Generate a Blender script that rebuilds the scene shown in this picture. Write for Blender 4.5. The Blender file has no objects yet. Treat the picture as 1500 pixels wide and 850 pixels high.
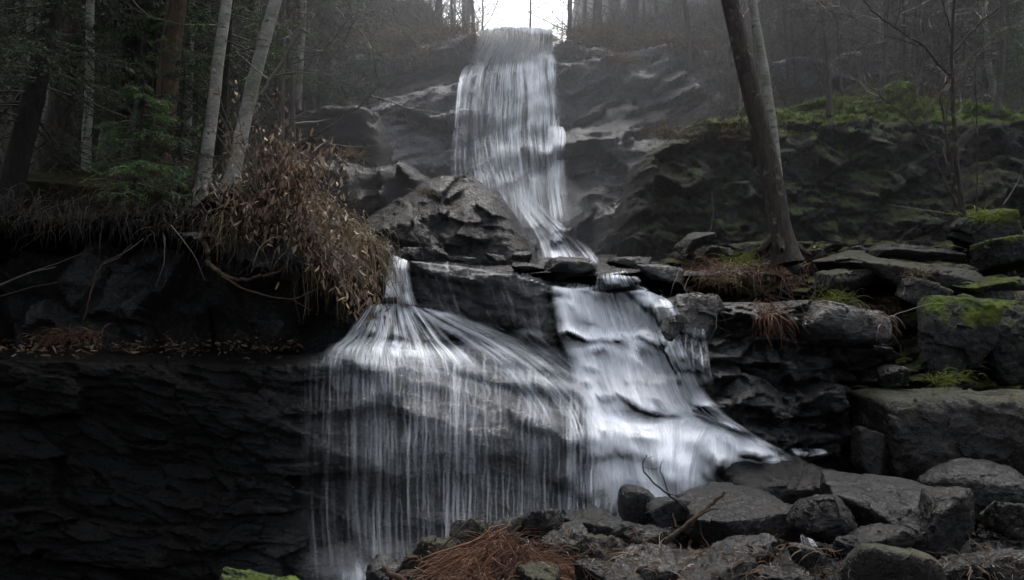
import bpy, bmesh, math, random
import numpy as np
from mathutils import Vector
from mathutils.bvhtree import BVHTree

SC = bpy.context.scene
COL = SC.collection
rng = np.random.default_rng(7)
random.seed(7)
FP = 1299.0                       # focal length in photo pixels
TH = math.radians(6.0)            # camera pitch
CZ = 1.6
cT, sT = math.cos(TH), math.sin(TH)


def at(px, py, Y):
    """photo pixel + distance from camera plane -> world point"""
    px, py, Y = np.broadcast_arrays(np.asarray(px, float), np.asarray(py, float), np.asarray(Y, float))
    dx = (px - 750) / FP
    dy = (425 - py) / FP
    t = Y / (cT - dy * sT)
    return np.stack([dx * t, Y, CZ + (sT + dy * cT) * t], -1)


# ------------------------------------------------------------------ noise
def _h(ix, iy, iz, s):
    h = (ix.astype(np.int64) * 374761393 + iy.astype(np.int64) * 668265263 + iz.astype(np.int64) * 2147483647 + s * 974634777) & 0xFFFFFFFF
    h = ((h ^ (h >> 13)) * 1274126177) & 0xFFFFFFFF
    h = ((h ^ (h >> 16)) * 2246822519) & 0xFFFFFFFF
    return ((h ^ (h >> 15)) & 0xFFFFFF) / float(0xFFFFFF)


def vnoise(P, s=0):
    i = np.floor(P).astype(np.int64)
    f = P - i
    f = f * f * f * (f * (f * 6 - 15) + 10)
    x, y, z = i[..., 0], i[..., 1], i[..., 2]
    r = 0
    for a in (0, 1):
        wx = f[..., 0] if a else 1 - f[..., 0]
        for b in (0, 1):
            wy = f[..., 1] if b else 1 - f[..., 1]
            for c in (0, 1):
                wz = f[..., 2] if c else 1 - f[..., 2]
                r = r + _h(x + a, y + b, z + c, s) * wx * wy * wz
    return r * 2 - 1


def fbm(P, oct=4, s=0, gain=.5, ridged=False):
    r, a, t = 0, 1.0, 0
    for k in range(oct):
        n = vnoise(P * 2.03 ** k + k * 17.3, s + k)
        if ridged:
            n = 1 - 2 * np.abs(n)
        r = r + n * a
        t += a
        a *= gain
    return r / t


def facets(P, s=0):
    """chipped planes: height of the nearest cell's own tilted plane, and crack distance"""
    i = np.floor(P).astype(np.int64)
    best = np.full(P.shape[:-1], 9e9)
    sec = best.copy()
    hgt = np.zeros_like(best)
    for a in (-1, 0, 1):
        for b in (-1, 0, 1):
            for c in (-1, 0, 1):
                x, y, z = i[..., 0] + a, i[..., 1] + b, i[..., 2] + c
                ctr = np.stack([x + _h(x, y, z, s), y + _h(x, y, z, s + 1), z + _h(x, y, z, s + 2)], -1)
                d = P - ctr
                dd = (d ** 2).sum(-1)
                n = np.stack([_h(x, y, z, s + 3) - .5, _h(x, y, z, s + 4) - .5, _h(x, y, z, s + 5) - .5], -1) * 2
                h = (d * n).sum(-1) + (_h(x, y, z, s + 6) - .5) * .9
                m = dd < best
                sec = np.where(m, best, np.minimum(sec, dd))
                hgt = np.where(m, h, hgt)
                best = np.where(m, dd, best)
    return hgt, np.sqrt(sec) - np.sqrt(best)


def sstep(x):
    x = np.clip(x, 0, 1)
    return x * x * (3 - 2 * x)


# ------------------------------------------------------------------ mesh helpers
def link(name, V, Fc, mat, parent=None, attrs=None, uv=None, smooth=True, loc=None):
    """Fc: int array (n,3) or (n,4) or list of such arrays"""
    V = np.asarray(V, np.float32).reshape(-1, 3)
    if not isinstance(Fc, (list, tuple)):
        Fc = [Fc]
    Fc = [np.asarray(f, np.int32) for f in Fc if len(f)]
    me = bpy.data.meshes.new(name)
    me.vertices.add(len(V))
    me.vertices.foreach_set('co', V.ravel())
    loops = np.concatenate([f.ravel() for f in Fc])
    sizes = np.concatenate([np.full(len(f), f.shape[1], np.int32) for f in Fc])
    starts = np.concatenate([[0], np.cumsum(sizes)[:-1]]).astype(np.int32)
    me.loops.add(len(loops))
    me.loops.foreach_set('vertex_index', loops)
    me.polygons.add(len(sizes))
    me.polygons.foreach_set('loop_start', starts)
    me.polygons.foreach_set('loop_total', sizes)
    me.polygons.foreach_set('use_smooth', np.full(len(sizes), smooth, bool))
    me.update(calc_edges=True)
    for k, a in (attrs or {}).items():
        at_ = me.attributes.new(k, 'FLOAT', 'POINT')
        at_.data.foreach_set('value', np.asarray(a, np.float32).ravel())
    if uv is not None:
        l = me.uv_layers.new(name='UVMap')
        l.data.foreach_set('uv', np.asarray(uv, np.float32)[loops].ravel())
    me.materials.append(mat)
    o = bpy.data.objects.new(name, me)
    COL.objects.link(o)
    if parent is not None:
        o.parent = parent
    if loc is not None:
        o.location = loc
    return o


def tag(o, label=None, cat=None, group=None, kind=None):
    if label: o['label'] = label
    if cat: o['category'] = cat
    if group: o['group'] = group
    if kind: o['kind'] = kind
    return o


def thing(name, label, cat, loc=(0, 0, 0), group=None):
    o = bpy.data.objects.new(name, None)
    o.empty_display_size = .1
    COL.objects.link(o)
    o.location = loc
    return tag(o, label, cat, group)


def dup(root, loc, rz, sc, label, group=None, tilt=(0, 0)):
    r = root.copy()
    COL.objects.link(r)
    r.location = loc
    r.rotation_euler = (tilt[0], tilt[1], rz)
    r.scale = sc
    tag(r, label, None, group)
    for ch in list(root.children):
        c = ch.copy()
        COL.objects.link(c)
        c.parent = r
    return r


class MB:
    def __init__(self):
        self.V, self.Q, self.T, self.A, self.n = [], [], [], [], 0

    def add(self, V, Q=None, T=None, rnd=None):
        V = np.asarray(V, float).reshape(-1, 3)
        if Q is not None and len(Q): self.Q.append(np.asarray(Q) + self.n)
        if T is not None and len(T): self.T.append(np.asarray(T) + self.n)
        self.V.append(V)
        self.A.append(np.full(len(V), random.random()) if rnd is None else np.broadcast_to(np.asarray(rnd, float).ravel(), len(V)) if np.ndim(rnd) == 0 else np.asarray(rnd, float).ravel())
        self.n += len(V)

    def tube(self, pts, rad, seg=6, rnd=None):
        pts = np.asarray(pts, float)
        n = len(pts)
        rad = np.broadcast_to(np.asarray(rad, float), n)
        tan = np.gradient(pts, axis=0)
        tan /= np.linalg.norm(tan, axis=1)[:, None] + 1e-9
        ref = np.array([0, 0, 1.]) if abs(tan[:, 2]).mean() < .8 else np.array([1., 0, 0])
        a = np.cross(tan, ref); a /= np.linalg.norm(a, axis=1)[:, None] + 1e-9
        b = np.cross(tan, a)
        ang = np.arange(seg) / seg * 2 * math.pi
        V = pts[:, None] + rad[:, None, None] * (np.cos(ang)[None, :, None] * a[:, None] + np.sin(ang)[None, :, None] * b[:, None])
        i = np.arange(n - 1)[:, None] * seg
        j = np.arange(seg)[None]
        j2 = (j + 1) % seg
        Q = np.stack([i + j, i + j2, i + seg + j2, i + seg + j], -1).reshape(-1, 4)
        self.add(V, Q, rnd=rnd)

    def strips(self, root, d, L, W, segs=5, grav=.15, wob=.15, taper=True, seed=0, prof=None):
        """N curved flat blades"""
        r = np.random.default_rng(seed + 11)
        root = np.asarray(root, float); N = len(root)
        d = np.asarray(d, float); d = d / (np.linalg.norm(d, axis=1)[:, None] + 1e-9)
        L = np.broadcast_to(L, N).astype(float); W = np.broadcast_to(W, N).astype(float)
        grav = np.broadcast_to(grav, N).astype(float)
        P = [root]
        p = root.copy()
        for k in range(segs):
            p = p + d * (L / segs)[:, None]
            P.append(p)
            d = d + np.stack([np.zeros(N), np.zeros(N), -grav], 1) + r.normal(0, wob, (N, 3))
            d /= np.linalg.norm(d, axis=1)[:, None]
        P = np.stack(P, 1)
        side = r.normal(0, 1, (N, 3)) * np.array([1, 1, .3])
        tan = P[:, -1] - P[:, 0]
        side = np.cross(side, tan); side /= np.linalg.norm(side, axis=1)[:, None] + 1e-9
        t = np.linspace(0, 1, segs + 1)
        if prof is None:
            w = (1 - t * .85) if taper else np.ones(segs + 1)
        else:
            w = np.asarray(prof)
        off = side[:, None] * (W[:, None] * w[None])[..., None] * .5
        V = np.stack([P - off, P + off], 2)           # N, segs+1, 2, 3
        base = (np.arange(N) * (segs + 1) * 2)[:, None]
        k = np.arange(segs)[None] * 2
        Q = np.stack([base + k, base + k + 1, base + k + 3, base + k + 2], -1).reshape(-1, 4)
        self.add(V, Q, rnd=np.repeat(r.random(N), (segs + 1) * 2))
        return P

    def build(self, name, mat, parent=None, smooth=True, **k):
        V = np.concatenate(self.V)
        F = []
        if self.Q: F.append(np.concatenate(self.Q))
        if self.T: F.append(np.concatenate(self.T))
        return link(name, V, F, mat, parent, attrs={'rnd': np.concatenate(self.A)}, smooth=smooth, **k)


# ------------------------------------------------------------------ materials
def newmat(name):
    m = bpy.data.materials.new(name)
    m.use_nodes = True
    nt = m.node_tree
    nt.nodes.clear()
    out = nt.nodes.new('ShaderNodeOutputMaterial')
    return m, nt, out


def N(nt, t, ins=None, **props):
    n = nt.nodes.new(t)
    for k, v in props.items():
        setattr(n, k, v)
    for k, v in (ins or {}).items():
        s = n.inputs[k]
        if hasattr(v, 'bl_idname') or isinstance(v, bpy.types.NodeSocket):
            nt.links.new(v, s)
        else:
            s.default_value = v
    return n


def math_(nt, op, a, b=None, c=None, clamp=False):
    n = nt.nodes.new('ShaderNodeMath'); n.operation = op; n.use_clamp = clamp
    for i, v in enumerate((a, b, c)):
        if v is None: continue
        if isinstance(v, bpy.types.NodeSocket): nt.links.new(v, n.inputs[i])
        else: n.inputs[i].default_value = v
    return n.outputs[0]


def mixc(nt, f, a, b, blend='MIX'):
    n = nt.nodes.new('ShaderNodeMix'); n.data_type = 'RGBA'; n.blend_type = blend
    for s, v in ((n.inputs[0], f), (n.inputs[6], a), (n.inputs[7], b)):
        if isinstance(v, bpy.types.NodeSocket): nt.links.new(v, s)
        else: s.default_value = v if not isinstance(v, tuple) or len(v) == 4 else (*v, 1)
    return n.outputs[2]


def noise(nt, vec, scale, detail=6, rough=.6, dist=0):
    return N(nt, 'ShaderNodeTexNoise', {'Vector': vec, 'Scale': scale, 'Detail': detail, 'Roughness': rough, 'Distortion': dist}).outputs['Fac']


def ramp(nt, fac, lo, hi):
    return N(nt, 'ShaderNodeMapRange', {'Value': fac, 'From Min': lo, 'From Max': hi}, interpolation_type='SMOOTHSTEP').outputs[0]


def rockmat(name, c1, c2, rough=.42, spec=.5, moss=0.0, lichen=0.0, strata=0.0, bump=1.0, scale=1.0, mosscol=((.012, .020, .004), (.05, .065, .010)), brown=.25, top=.0, leftshade=0.0, crk=.8, dark=.55):
    m, nt, out = newmat(name)
    tc = N(nt, 'ShaderNodeTexCoord').outputs['Object']
    mp = N(nt, 'ShaderNodeMapping', {'Vector': tc, 'Rotation': (0, .12, 0), 'Scale': (scale, scale, scale * (1 + 3 * strata))}).outputs[0]
    n1 = noise(nt, mp, 1.3, 8, .62)
    n2 = noise(nt, mp, 6, 10, .7, .5)
    n3 = noise(nt, mp, 28, 6, .7)
    vor = N(nt, 'ShaderNodeTexVoronoi', {'Vector': mp, 'Scale': 3.0, 'Randomness': 1.0}, feature='DISTANCE_TO_EDGE').outputs['Distance']
    wv = N(nt, 'ShaderNodeVectorMath', {0: mp, 1: N(nt, 'ShaderNodeTexNoise', {'Vector': mp, 'Scale': 2.5, 'Detail': 4}).outputs['Color']}, operation='ADD').outputs[0]
    vor2 = N(nt, 'ShaderNodeTexVoronoi', {'Vector': wv, 'Scale': 7.0}, feature='DISTANCE_TO_EDGE').outputs['Distance']
    crack = ramp(nt, vor2, 0, .06)
    col = mixc(nt, ramp(nt, n1, .38, .66), c1, c2)
    col = mixc(nt, ramp(nt, n2, .3, .75), mixc(nt, .55, col, (0, 0, 0)), col)
    col = mixc(nt, math_(nt, 'MULTIPLY', ramp(nt, n3, .52, .72), .35), col, tuple(min(1, v * 2.6) for v in c2))
    col = mixc(nt, math_(nt, 'MULTIPLY', ramp(nt, noise(nt, mp, 2.2, 6, .7), .5, .75), brown), col, (.045, .028, .016))
    col = mixc(nt, math_(nt, 'MULTIPLY', math_(nt, 'SUBTRACT', 1.0, crack), .6 * crk), col, (.003, .003, .003))
    if leftshade:
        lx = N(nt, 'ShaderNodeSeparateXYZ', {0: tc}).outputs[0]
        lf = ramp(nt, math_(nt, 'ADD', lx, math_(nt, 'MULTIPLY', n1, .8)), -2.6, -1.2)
        col = mixc(nt, lf, mixc(nt, leftshade, col, (0, 0, 0)), col)  # shade of the left side painted into the colour
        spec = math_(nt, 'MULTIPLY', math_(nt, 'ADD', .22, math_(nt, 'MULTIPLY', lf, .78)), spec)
    rg = math_(nt, 'ADD', rough - .16, math_(nt, 'MULTIPLY', n2, .36))
    if lichen:
        li = ramp(nt, noise(nt, tc, 3.1, 8, .75, .4), .62 - .1 * lichen, .70 - .08 * lichen)
        col = mixc(nt, math_(nt, 'MULTIPLY', li, .8), col, (.16, .17, .15))
        rg = math_(nt, 'ADD', rg, math_(nt, 'MULTIPLY', li, .4))
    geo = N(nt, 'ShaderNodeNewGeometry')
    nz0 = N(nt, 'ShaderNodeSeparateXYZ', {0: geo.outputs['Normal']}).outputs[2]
    topsheen = ramp(nt, math_(nt, 'ADD', nz0, math_(nt, 'MULTIPLY', math_(nt, 'SUBTRACT', n2, .5), .8)), .35, .85)
    col = mixc(nt, math_(nt, 'MULTIPLY', topsheen, top), col, mixc(nt, .5, tuple(min(1, v * 1.5) for v in c2), mixc(nt, n3, (0, 0, 0), tuple(min(1, v * 3.2) for v in c2))))  # up-facing rock painted lighter, standing in for sky light on the tops
    nz = N(nt, 'ShaderNodeSeparateXYZ', {0: geo.outputs['Normal']}).outputs[2]
    col = mixc(nt, 1.0, col, (dark, dark, dark), 'MULTIPLY')
    matt = N(nt, 'ShaderNodeAttribute', attribute_name='moss').outputs['Fac']
    mn = noise(nt, tc, 2.0, 8, .7)
    up = math_(nt, 'ADD', nz, math_(nt, 'MULTIPLY', math_(nt, 'SUBTRACT', mn, .5), 1.6))
    mf = math_(nt, 'MULTIPLY', ramp(nt, up, .45, .85), moss)
    mf = math_(nt, 'MAXIMUM', mf, ramp(nt, math_(nt, 'ADD', matt, math_(nt, 'MULTIPLY', math_(nt, 'SUBTRACT', mn, .5), 1.3)), .42, .62), clamp=True)
    mc = mixc(nt, ramp(nt, noise(nt, tc, 9, 6, .7), .35, .65), mosscol[0], mosscol[1])
    mc = mixc(nt, ramp(nt, noise(nt, tc, 1.1, 2), .45, .65), mc, mixc(nt, .5, mc, (.08, .075, .01)))
    col = mixc(nt, mf, col, mc)
    rg = mixc(nt, mf, rg, (.95, .95, .95, 1))
    b1 = N(nt, 'ShaderNodeBump', {'Height': n1, 'Strength': .45 * bump, 'Distance': .12})
    b2 = N(nt, 'ShaderNodeBump', {'Height': n2, 'Strength': .9 * bump, 'Distance': .14, 'Normal': b1.outputs[0]})
    b3 = N(nt, 'ShaderNodeBump', {'Height': crack, 'Strength': crk * bump, 'Distance': .06, 'Normal': b2.outputs[0]})
    b4 = N(nt, 'ShaderNodeBump', {'Height': noise(nt, tc, 60, 4, .7), 'Strength': .8 * bump, 'Distance': .03, 'Normal': b3.outputs[0]})
    p = N(nt, 'ShaderNodeBsdfPrincipled', {'Base Color': col, 'Roughness': rg, 'Normal': b4.outputs[0], 'Specular IOR Level': spec})
    nt.links.new(p.outputs[0], out.inputs[0])
    return m


def leafmat(name, cols, rough=.6, trans=.25):
    m, nt, out = newmat(name)
    r = N(nt, 'ShaderNodeAttribute', attribute_name='rnd').outputs['Fac']
    cr = N(nt, 'ShaderNodeValToRGB', {'Fac': r})
    el = cr.color_ramp.elements
    for i, c in enumerate(cols):
        e = el[i] if i < 2 else el.new(0)
        e.position = i / (len(cols) - 1); e.color = (*c, 1)
    tc = N(nt, 'ShaderNodeTexCoord').outputs['Object']
    col = mixc(nt, ramp(nt, noise(nt, tc, 2.0, 4), .35, .65), mixc(nt, .5, cr.outputs[0], (0, 0, 0)), cr.outputs[0])
    p = N(nt, 'ShaderNodeBsdfPrincipled', {'Base Color': col, 'Roughness': rough, 'Specular IOR Level': .3})
    t = N(nt, 'ShaderNodeBsdfTranslucent', {'Color': col})
    mx = N(nt, 'ShaderNodeMixShader', {0: trans, 1: p.outputs[0], 2: t.outputs[0]})
    nt.links.new(mx.outputs[0], out.inputs[0])
    return m


def barkmat(name, c1, c2, c3, kind='rough', moss=0.0):
    m, nt, out = newmat(name)
    tc = N(nt, 'ShaderNodeTexCoord').outputs['Object']
    if kind == 'birch':
        mp = N(nt, 'ShaderNodeMapping', {'Vector': tc, 'Scale': (5, 5, 22)}).outputs[0]
        n1 = noise(nt, mp, 1.0, 6, .7)
        n2 = noise(nt, tc, 6, 8, .8)
        col = mixc(nt, ramp(nt, n2, .35, .65), c1, c2)
        col = mixc(nt, ramp(nt, n1, .56, .66), col, c3)
    else:
        mp = N(nt, 'ShaderNodeMapping', {'Vector': tc, 'Scale': (16, 16, 4)}).outputs[0]
        n1 = noise(nt, mp, 1.0, 8, .75, .6)
        n2 = noise(nt, tc, 5, 8, .75)
        col = mixc(nt, ramp(nt, n1, .35, .65), c1, c2)
        col = mixc(nt, ramp(nt, n2, .55, .68), col, c3)
    if moss:
        col = mixc(nt, math_(nt, 'MULTIPLY', ramp(nt, noise(nt, tc, 1.6, 5), .45, .65), moss), col, (.03, .05, .01))
    b = N(nt, 'ShaderNodeBump', {'Height': n1, 'Strength': 1.0, 'Distance': .03 if kind == 'birch' else .10})
    p = N(nt, 'ShaderNodeBsdfPrincipled', {'Base Color': col, 'Roughness': .8, 'Normal': b.outputs[0], 'Specular IOR Level': .25})
    nt.links.new(p.outputs[0], out.inputs[0])
    return m


def watermat(name, col=(.90, .94, 1.0), fx=34.0, fy=1.0, gain=1.0, soft=.35, base=.10, bign=.35):
    """sheet: alpha = attribute 'dens' broken into streaks along the flow (UV v)"""
    m, nt, out = newmat(name)
    uv = N(nt, 'ShaderNodeTexCoord').outputs['UV']
    d = N(nt, 'ShaderNodeAttribute', attribute_name='dens').outputs['Fac']

    def st(sx, sy, det, dist=0, off=0):
        mp = N(nt, 'ShaderNodeMapping', {'Vector': uv, 'Location': (off, off, 0), 'Scale': (sx, sy, 1)}).outputs[0]
        return N(nt, 'ShaderNodeTexNoise', {'Vector': mp, 'Scale': 1.0, 'Detail': det, 'Roughness': .55, 'Distortion': dist}, noise_dimensions='2D').outputs['Fac']
    a = st(fx * .30, fy * .55, 2, .3)
    b = st(fx, fy * .8, 3, .2, 7)
    c = st(fx * 2.7, fy * 1.2, 2, 0, 13)
    big = st(3.0, 1.6, 3, 0, 31)
    n = math_(nt, 'ADD', math_(nt, 'MULTIPLY', a, .42), math_(nt, 'MULTIPLY', b, .40))
    n = math_(nt, 'ADD', n, math_(nt, 'MULTIPLY', c, .18))
    n = math_(nt, 'ADD', n, math_(nt, 'MULTIPLY', math_(nt, 'SUBTRACT', big, .5), bign))
    # threshold falls as density rises
    lo = math_(nt, 'SUBTRACT', .70, math_(nt, 'MULTIPLY', d, .45))
    hi = math_(nt, 'ADD', lo, soft)
    s = N(nt, 'ShaderNodeMapRange', {'Value': n, 'From Min': lo, 'From Max': hi}, interpolation_type='SMOOTHSTEP').outputs[0]
    al = math_(nt, 'MULTIPLY', s, math_(nt, 'MINIMUM', math_(nt, 'MULTIPLY', d, 1.5 * gain), 1.0), clamp=True)
    al = math_(nt, 'ADD', al, math_(nt, 'MULTIPLY', d, base), clamp=True)
    gn = N(nt, 'ShaderNodeNewGeometry').outputs['Normal']
    g2 = N(nt, 'ShaderNodeVectorMath', {0: gn, 1: (.3, .3, .3)}, operation='MULTIPLY').outputs[0]
    g3 = N(nt, 'ShaderNodeVectorMath', {0: g2, 1: (0, -.42, .85)}, operation='ADD').outputs[0]
    g4 = N(nt, 'ShaderNodeVectorMath', {0: g3}, operation='NORMALIZE').outputs[0]
    df = N(nt, 'ShaderNodeBsdfDiffuse', {'Color': (*col, 1), 'Normal': g4})
    tl = N(nt, 'ShaderNodeBsdfTranslucent', {'Color': (*col, 1), 'Normal': g4})
    mx = N(nt, 'ShaderNodeMixShader', {0: .25, 1: df.outputs[0], 2: tl.outputs[0]})
    tr = N(nt, 'ShaderNodeBsdfTransparent')
    o = N(nt, 'ShaderNodeMixShader', {0: al, 1: tr.outputs[0], 2: mx.outputs[0]})
    nt.links.new(o.outputs[0], out.inputs[0])
    return m


def strandmat(name, col=(.90, .94, 1.0)):
    m, nt, out = newmat(name)
    d = N(nt, 'ShaderNodeAttribute', attribute_name='dens').outputs['Fac']
    gn = N(nt, 'ShaderNodeNewGeometry').outputs['Normal']
    g2 = N(nt, 'ShaderNodeVectorMath', {0: gn, 1: (.3, .3, .3)}, operation='MULTIPLY').outputs[0]
    g3 = N(nt, 'ShaderNodeVectorMath', {0: g2, 1: (0, -.42, .85)}, operation='ADD').outputs[0]
    g4 = N(nt, 'ShaderNodeVectorMath', {0: g3}, operation='NORMALIZE').outputs[0]
    df = N(nt, 'ShaderNodeBsdfDiffuse', {'Color': (*col, 1), 'Normal': g4})
    tl = N(nt, 'ShaderNodeBsdfTranslucent', {'Color': (*col, 1), 'Normal': g4})
    mx = N(nt, 'ShaderNodeMixShader', {0: .25, 1: df.outputs[0], 2: tl.outputs[0]})
    tr = N(nt, 'ShaderNodeBsdfTransparent')
    o = N(nt, 'ShaderNodeMixShader', {0: d, 1: tr.outputs[0], 2: mx.outputs[0]})
    nt.links.new(o.outputs[0], out.inputs[0])
    return m


M = {}
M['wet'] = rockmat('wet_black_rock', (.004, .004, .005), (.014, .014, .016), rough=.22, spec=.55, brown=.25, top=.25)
M['ledge'] = rockmat('dark_ledge_rock', (.004, .004, .005), (.014, .014, .015), rough=.29, spec=.7, brown=.2, strata=.25, top=.08, leftshade=.88, crk=.3)
M['leftface'] = rockmat('black_face_rock', (.002, .002, .002), (.006, .006, .0065), rough=.42, spec=.28, brown=.2, strata=.3)
M['recess'] = rockmat('recess_rock', (.012, .012, .013), (.04, .04, .042), rough=.4, spec=.5, brown=.3)
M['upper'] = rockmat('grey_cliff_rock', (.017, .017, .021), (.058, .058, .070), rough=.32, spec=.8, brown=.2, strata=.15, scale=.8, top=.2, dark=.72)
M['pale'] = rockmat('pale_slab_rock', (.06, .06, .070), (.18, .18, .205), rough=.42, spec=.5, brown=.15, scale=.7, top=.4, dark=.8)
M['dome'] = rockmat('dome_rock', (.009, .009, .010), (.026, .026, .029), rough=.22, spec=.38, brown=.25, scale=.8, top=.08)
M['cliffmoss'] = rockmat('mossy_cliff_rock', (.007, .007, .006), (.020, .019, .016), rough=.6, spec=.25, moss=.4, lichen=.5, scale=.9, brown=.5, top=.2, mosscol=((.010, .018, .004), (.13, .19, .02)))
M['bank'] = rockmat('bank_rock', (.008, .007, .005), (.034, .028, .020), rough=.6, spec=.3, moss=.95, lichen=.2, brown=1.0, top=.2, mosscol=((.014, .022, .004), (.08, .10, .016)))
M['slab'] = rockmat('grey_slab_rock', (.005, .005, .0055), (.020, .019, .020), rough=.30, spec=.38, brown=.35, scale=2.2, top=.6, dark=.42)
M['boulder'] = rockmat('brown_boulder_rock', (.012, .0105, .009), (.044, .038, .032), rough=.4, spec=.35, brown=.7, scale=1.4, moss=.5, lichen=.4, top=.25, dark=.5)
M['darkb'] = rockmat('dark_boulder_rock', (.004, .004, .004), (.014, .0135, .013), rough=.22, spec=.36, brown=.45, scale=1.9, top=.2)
M['mossb'] = rockmat('mossy_boulder_rock', (.010, .010, .0095), (.034, .033, .031), rough=.6, spec=.3, brown=.3, scale=1.7, moss=1.0, lichen=.8, mosscol=((.020, .038, .005), (.11, .16, .016)))
M['soil'] = rockmat('forest_soil', (.005, .004, .003), (.015, .011, .007), rough=.9, spec=.1, moss=.3, brown=.8, mosscol=((.006, .010, .003), (.022, .030, .008)))
M['hill'] = rockmat('hill_floor', (.016, .012, .008), (.05, .038, .024), rough=.9, spec=.1, moss=.35, brown=.9, scale=.5, mosscol=((.012, .016, .006), (.035, .038, .014)))

# ------------------------------------------------------------------ relief rock masses
ALLV, ALLF, NV = [], [], 0


def keep(V, Fc):
    global NV
    ALLV.append(np.asarray(V)); ALLF.append(np.asarray(Fc) + NV); NV += len(V)


def sdist(px, py, poly):
    """signed distance in pixels to polygon, positive inside"""
    poly = np.asarray(poly, float)
    d = np.full(px.shape, 1e9)
    ins = np.zeros(px.shape, bool)
    n = len(poly)
    for i in range(n):
        a, b = poly[i], poly[(i + 1) % n]
        e = b - a
        t = np.clip(((px - a[0]) * e[0] + (py - a[1]) * e[1]) / (e @ e + 1e-9), 0, 1)
        d = np.minimum(d, np.hypot(px - a[0] - t * e[0], py - a[1] - t * e[1]))
        c = (a[1] > py) != (b[1] > py)
        xi = a[0] + (py - a[1]) / (b[1] - a[1] + 1e-12) * e[0]
        ins ^= c & (px < xi)
    return np.where(ins, d, -d)


def relief(name, poly, depth, mat, step=3.0, T=1.0, R=40, rag=8, fac=(.25, 1.1), fine=(.06, 4.0), nz=(.12, 1.0), strata=0.0, moss=None, stretch=(1, 1, 1), tilt=0.0, amp=None, seed=1, cast=True, kind='structure', label=None, cat=None):
    poly = np.asarray(poly, float)
    x0, y0 = poly.min(0) - 10; x1, y1 = poly.max(0) + 10
    gx = np.arange(x0, x1, step); gy = np.arange(y0, y1, step)
    PX, PY = np.meshgrid(gx, gy)
    sd = sdist(PX, PY, poly)
    D = depth(PX, PY) if callable(depth) else np.full(PX.shape, float(depth))
    W = at(PX, PY, D)
    sd = sd + rag * fbm(W * 1.7, 3, seed + 40)
    t = np.clip(1 - sd / R, 0, 1)
    push = T * (1 - np.sqrt(np.maximum(0, 1 - t ** 2)))
    S = np.array(stretch, float)
    warp = np.stack([fbm(W * .9, 2, seed + 50), fbm(W * .9, 2, seed + 60), fbm(W * .9, 2, seed + 70)], -1) * .16
    Q = W + warp
    if tilt:
        ca, sa_ = math.cos(tilt), math.sin(tilt)
        Q = np.stack([Q[..., 0] * ca + Q[..., 2] * sa_, Q[..., 1], -Q[..., 0] * sa_ + Q[..., 2] * ca], -1)
    Q = Q * S
    h, ed = facets(Q * fac[1], seed)
    disp = fac[0] * h / fac[1] * 1.4
    h2, ed2 = facets(Q * fac[1] * 3.1 + 5, seed + 9)
    disp += fac[0] * .50 * h2 / fac[1] - .03 * sstep(1 - ed / .12)
    disp += nz[0] * fbm(Q * nz[1], 4, seed + 3)
    disp += fine[0] * fbm(Q * fine[1], 4, seed + 5, ridged=True)
    if strata:
        z = W[..., 2] + .25 * fbm(W * .5, 3, seed + 8) + .12 * W[..., 0] * .5
        k = z * 3.1
        fr = k - np.floor(k)
        disp += strata * (sstep(fr / .75) + _h(np.floor(k).astype(np.int64), np.floor(k).astype(np.int64) * 0, np.floor(k).astype(np.int64) * 0, seed) - 1)
    if amp is not None: disp = disp * amp(PX, PY)
    W = W.copy()
    W[..., 1] += push - disp
    W[..., 2] += .25 * (fine[0] * fbm(Q * 3, 3, seed + 7) + nz[0] * .5 * fbm(Q * 1.3 + 9, 3, seed + 6))
    ok = sd > -1.5
    fm = ok[:-1, :-1] & ok[1:, :-1] & ok[:-1, 1:] & ok[1:, 1:]
    idx = np.arange(PX.size).reshape(PX.shape)
    Fq = np.stack([idx[:-1, :-1], idx[1:, :-1], idx[1:, 1:], idx[:-1, 1:]], -1)[fm]
    used = np.unique(Fq)
    remap = np.zeros(PX.size, np.int64); remap[used] = np.arange(len(used))
    V = W.reshape(-1, 3)[used]
    Fq = remap[Fq]
    ma = np.zeros(len(used)) if moss is None else moss(PX, PY, W).ravel()[used]
    o = link(name, V, Fq, mat, attrs={'moss': ma})
    if cast: keep(V, Fq)
    if kind == 'structure': tag(o, kind='structure')
    else: tag(o, label, cat)
    return o


def lip(xs, ys):
    return lambda px: np.interp(px, xs, ys)


# upper cliff behind the tall fall
def d_up(px, py):
    D = 17.6 + (380 - py) / 340 * 3.9
    D = D - 1.0 * sstep((px - 830) / 60) * sstep((py - 150) / 150) + 0.5 * sstep((600 - px) / 100)
    for ly, st in ((95, .35), (140, .3), (205, .35), (265, .3)):
        wob = ly + 12 * np.sin(px * .021 + ly) + (px - 740) * .03
        D = D - st * (sstep((py - wob) / 16) - .5 * sstep((py - wob) / 70))
    D = D - .6 * sstep((px - 800) / 12) * sstep((py - 185) / 14) * sstep((900 - px) / 60)
    return D


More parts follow.
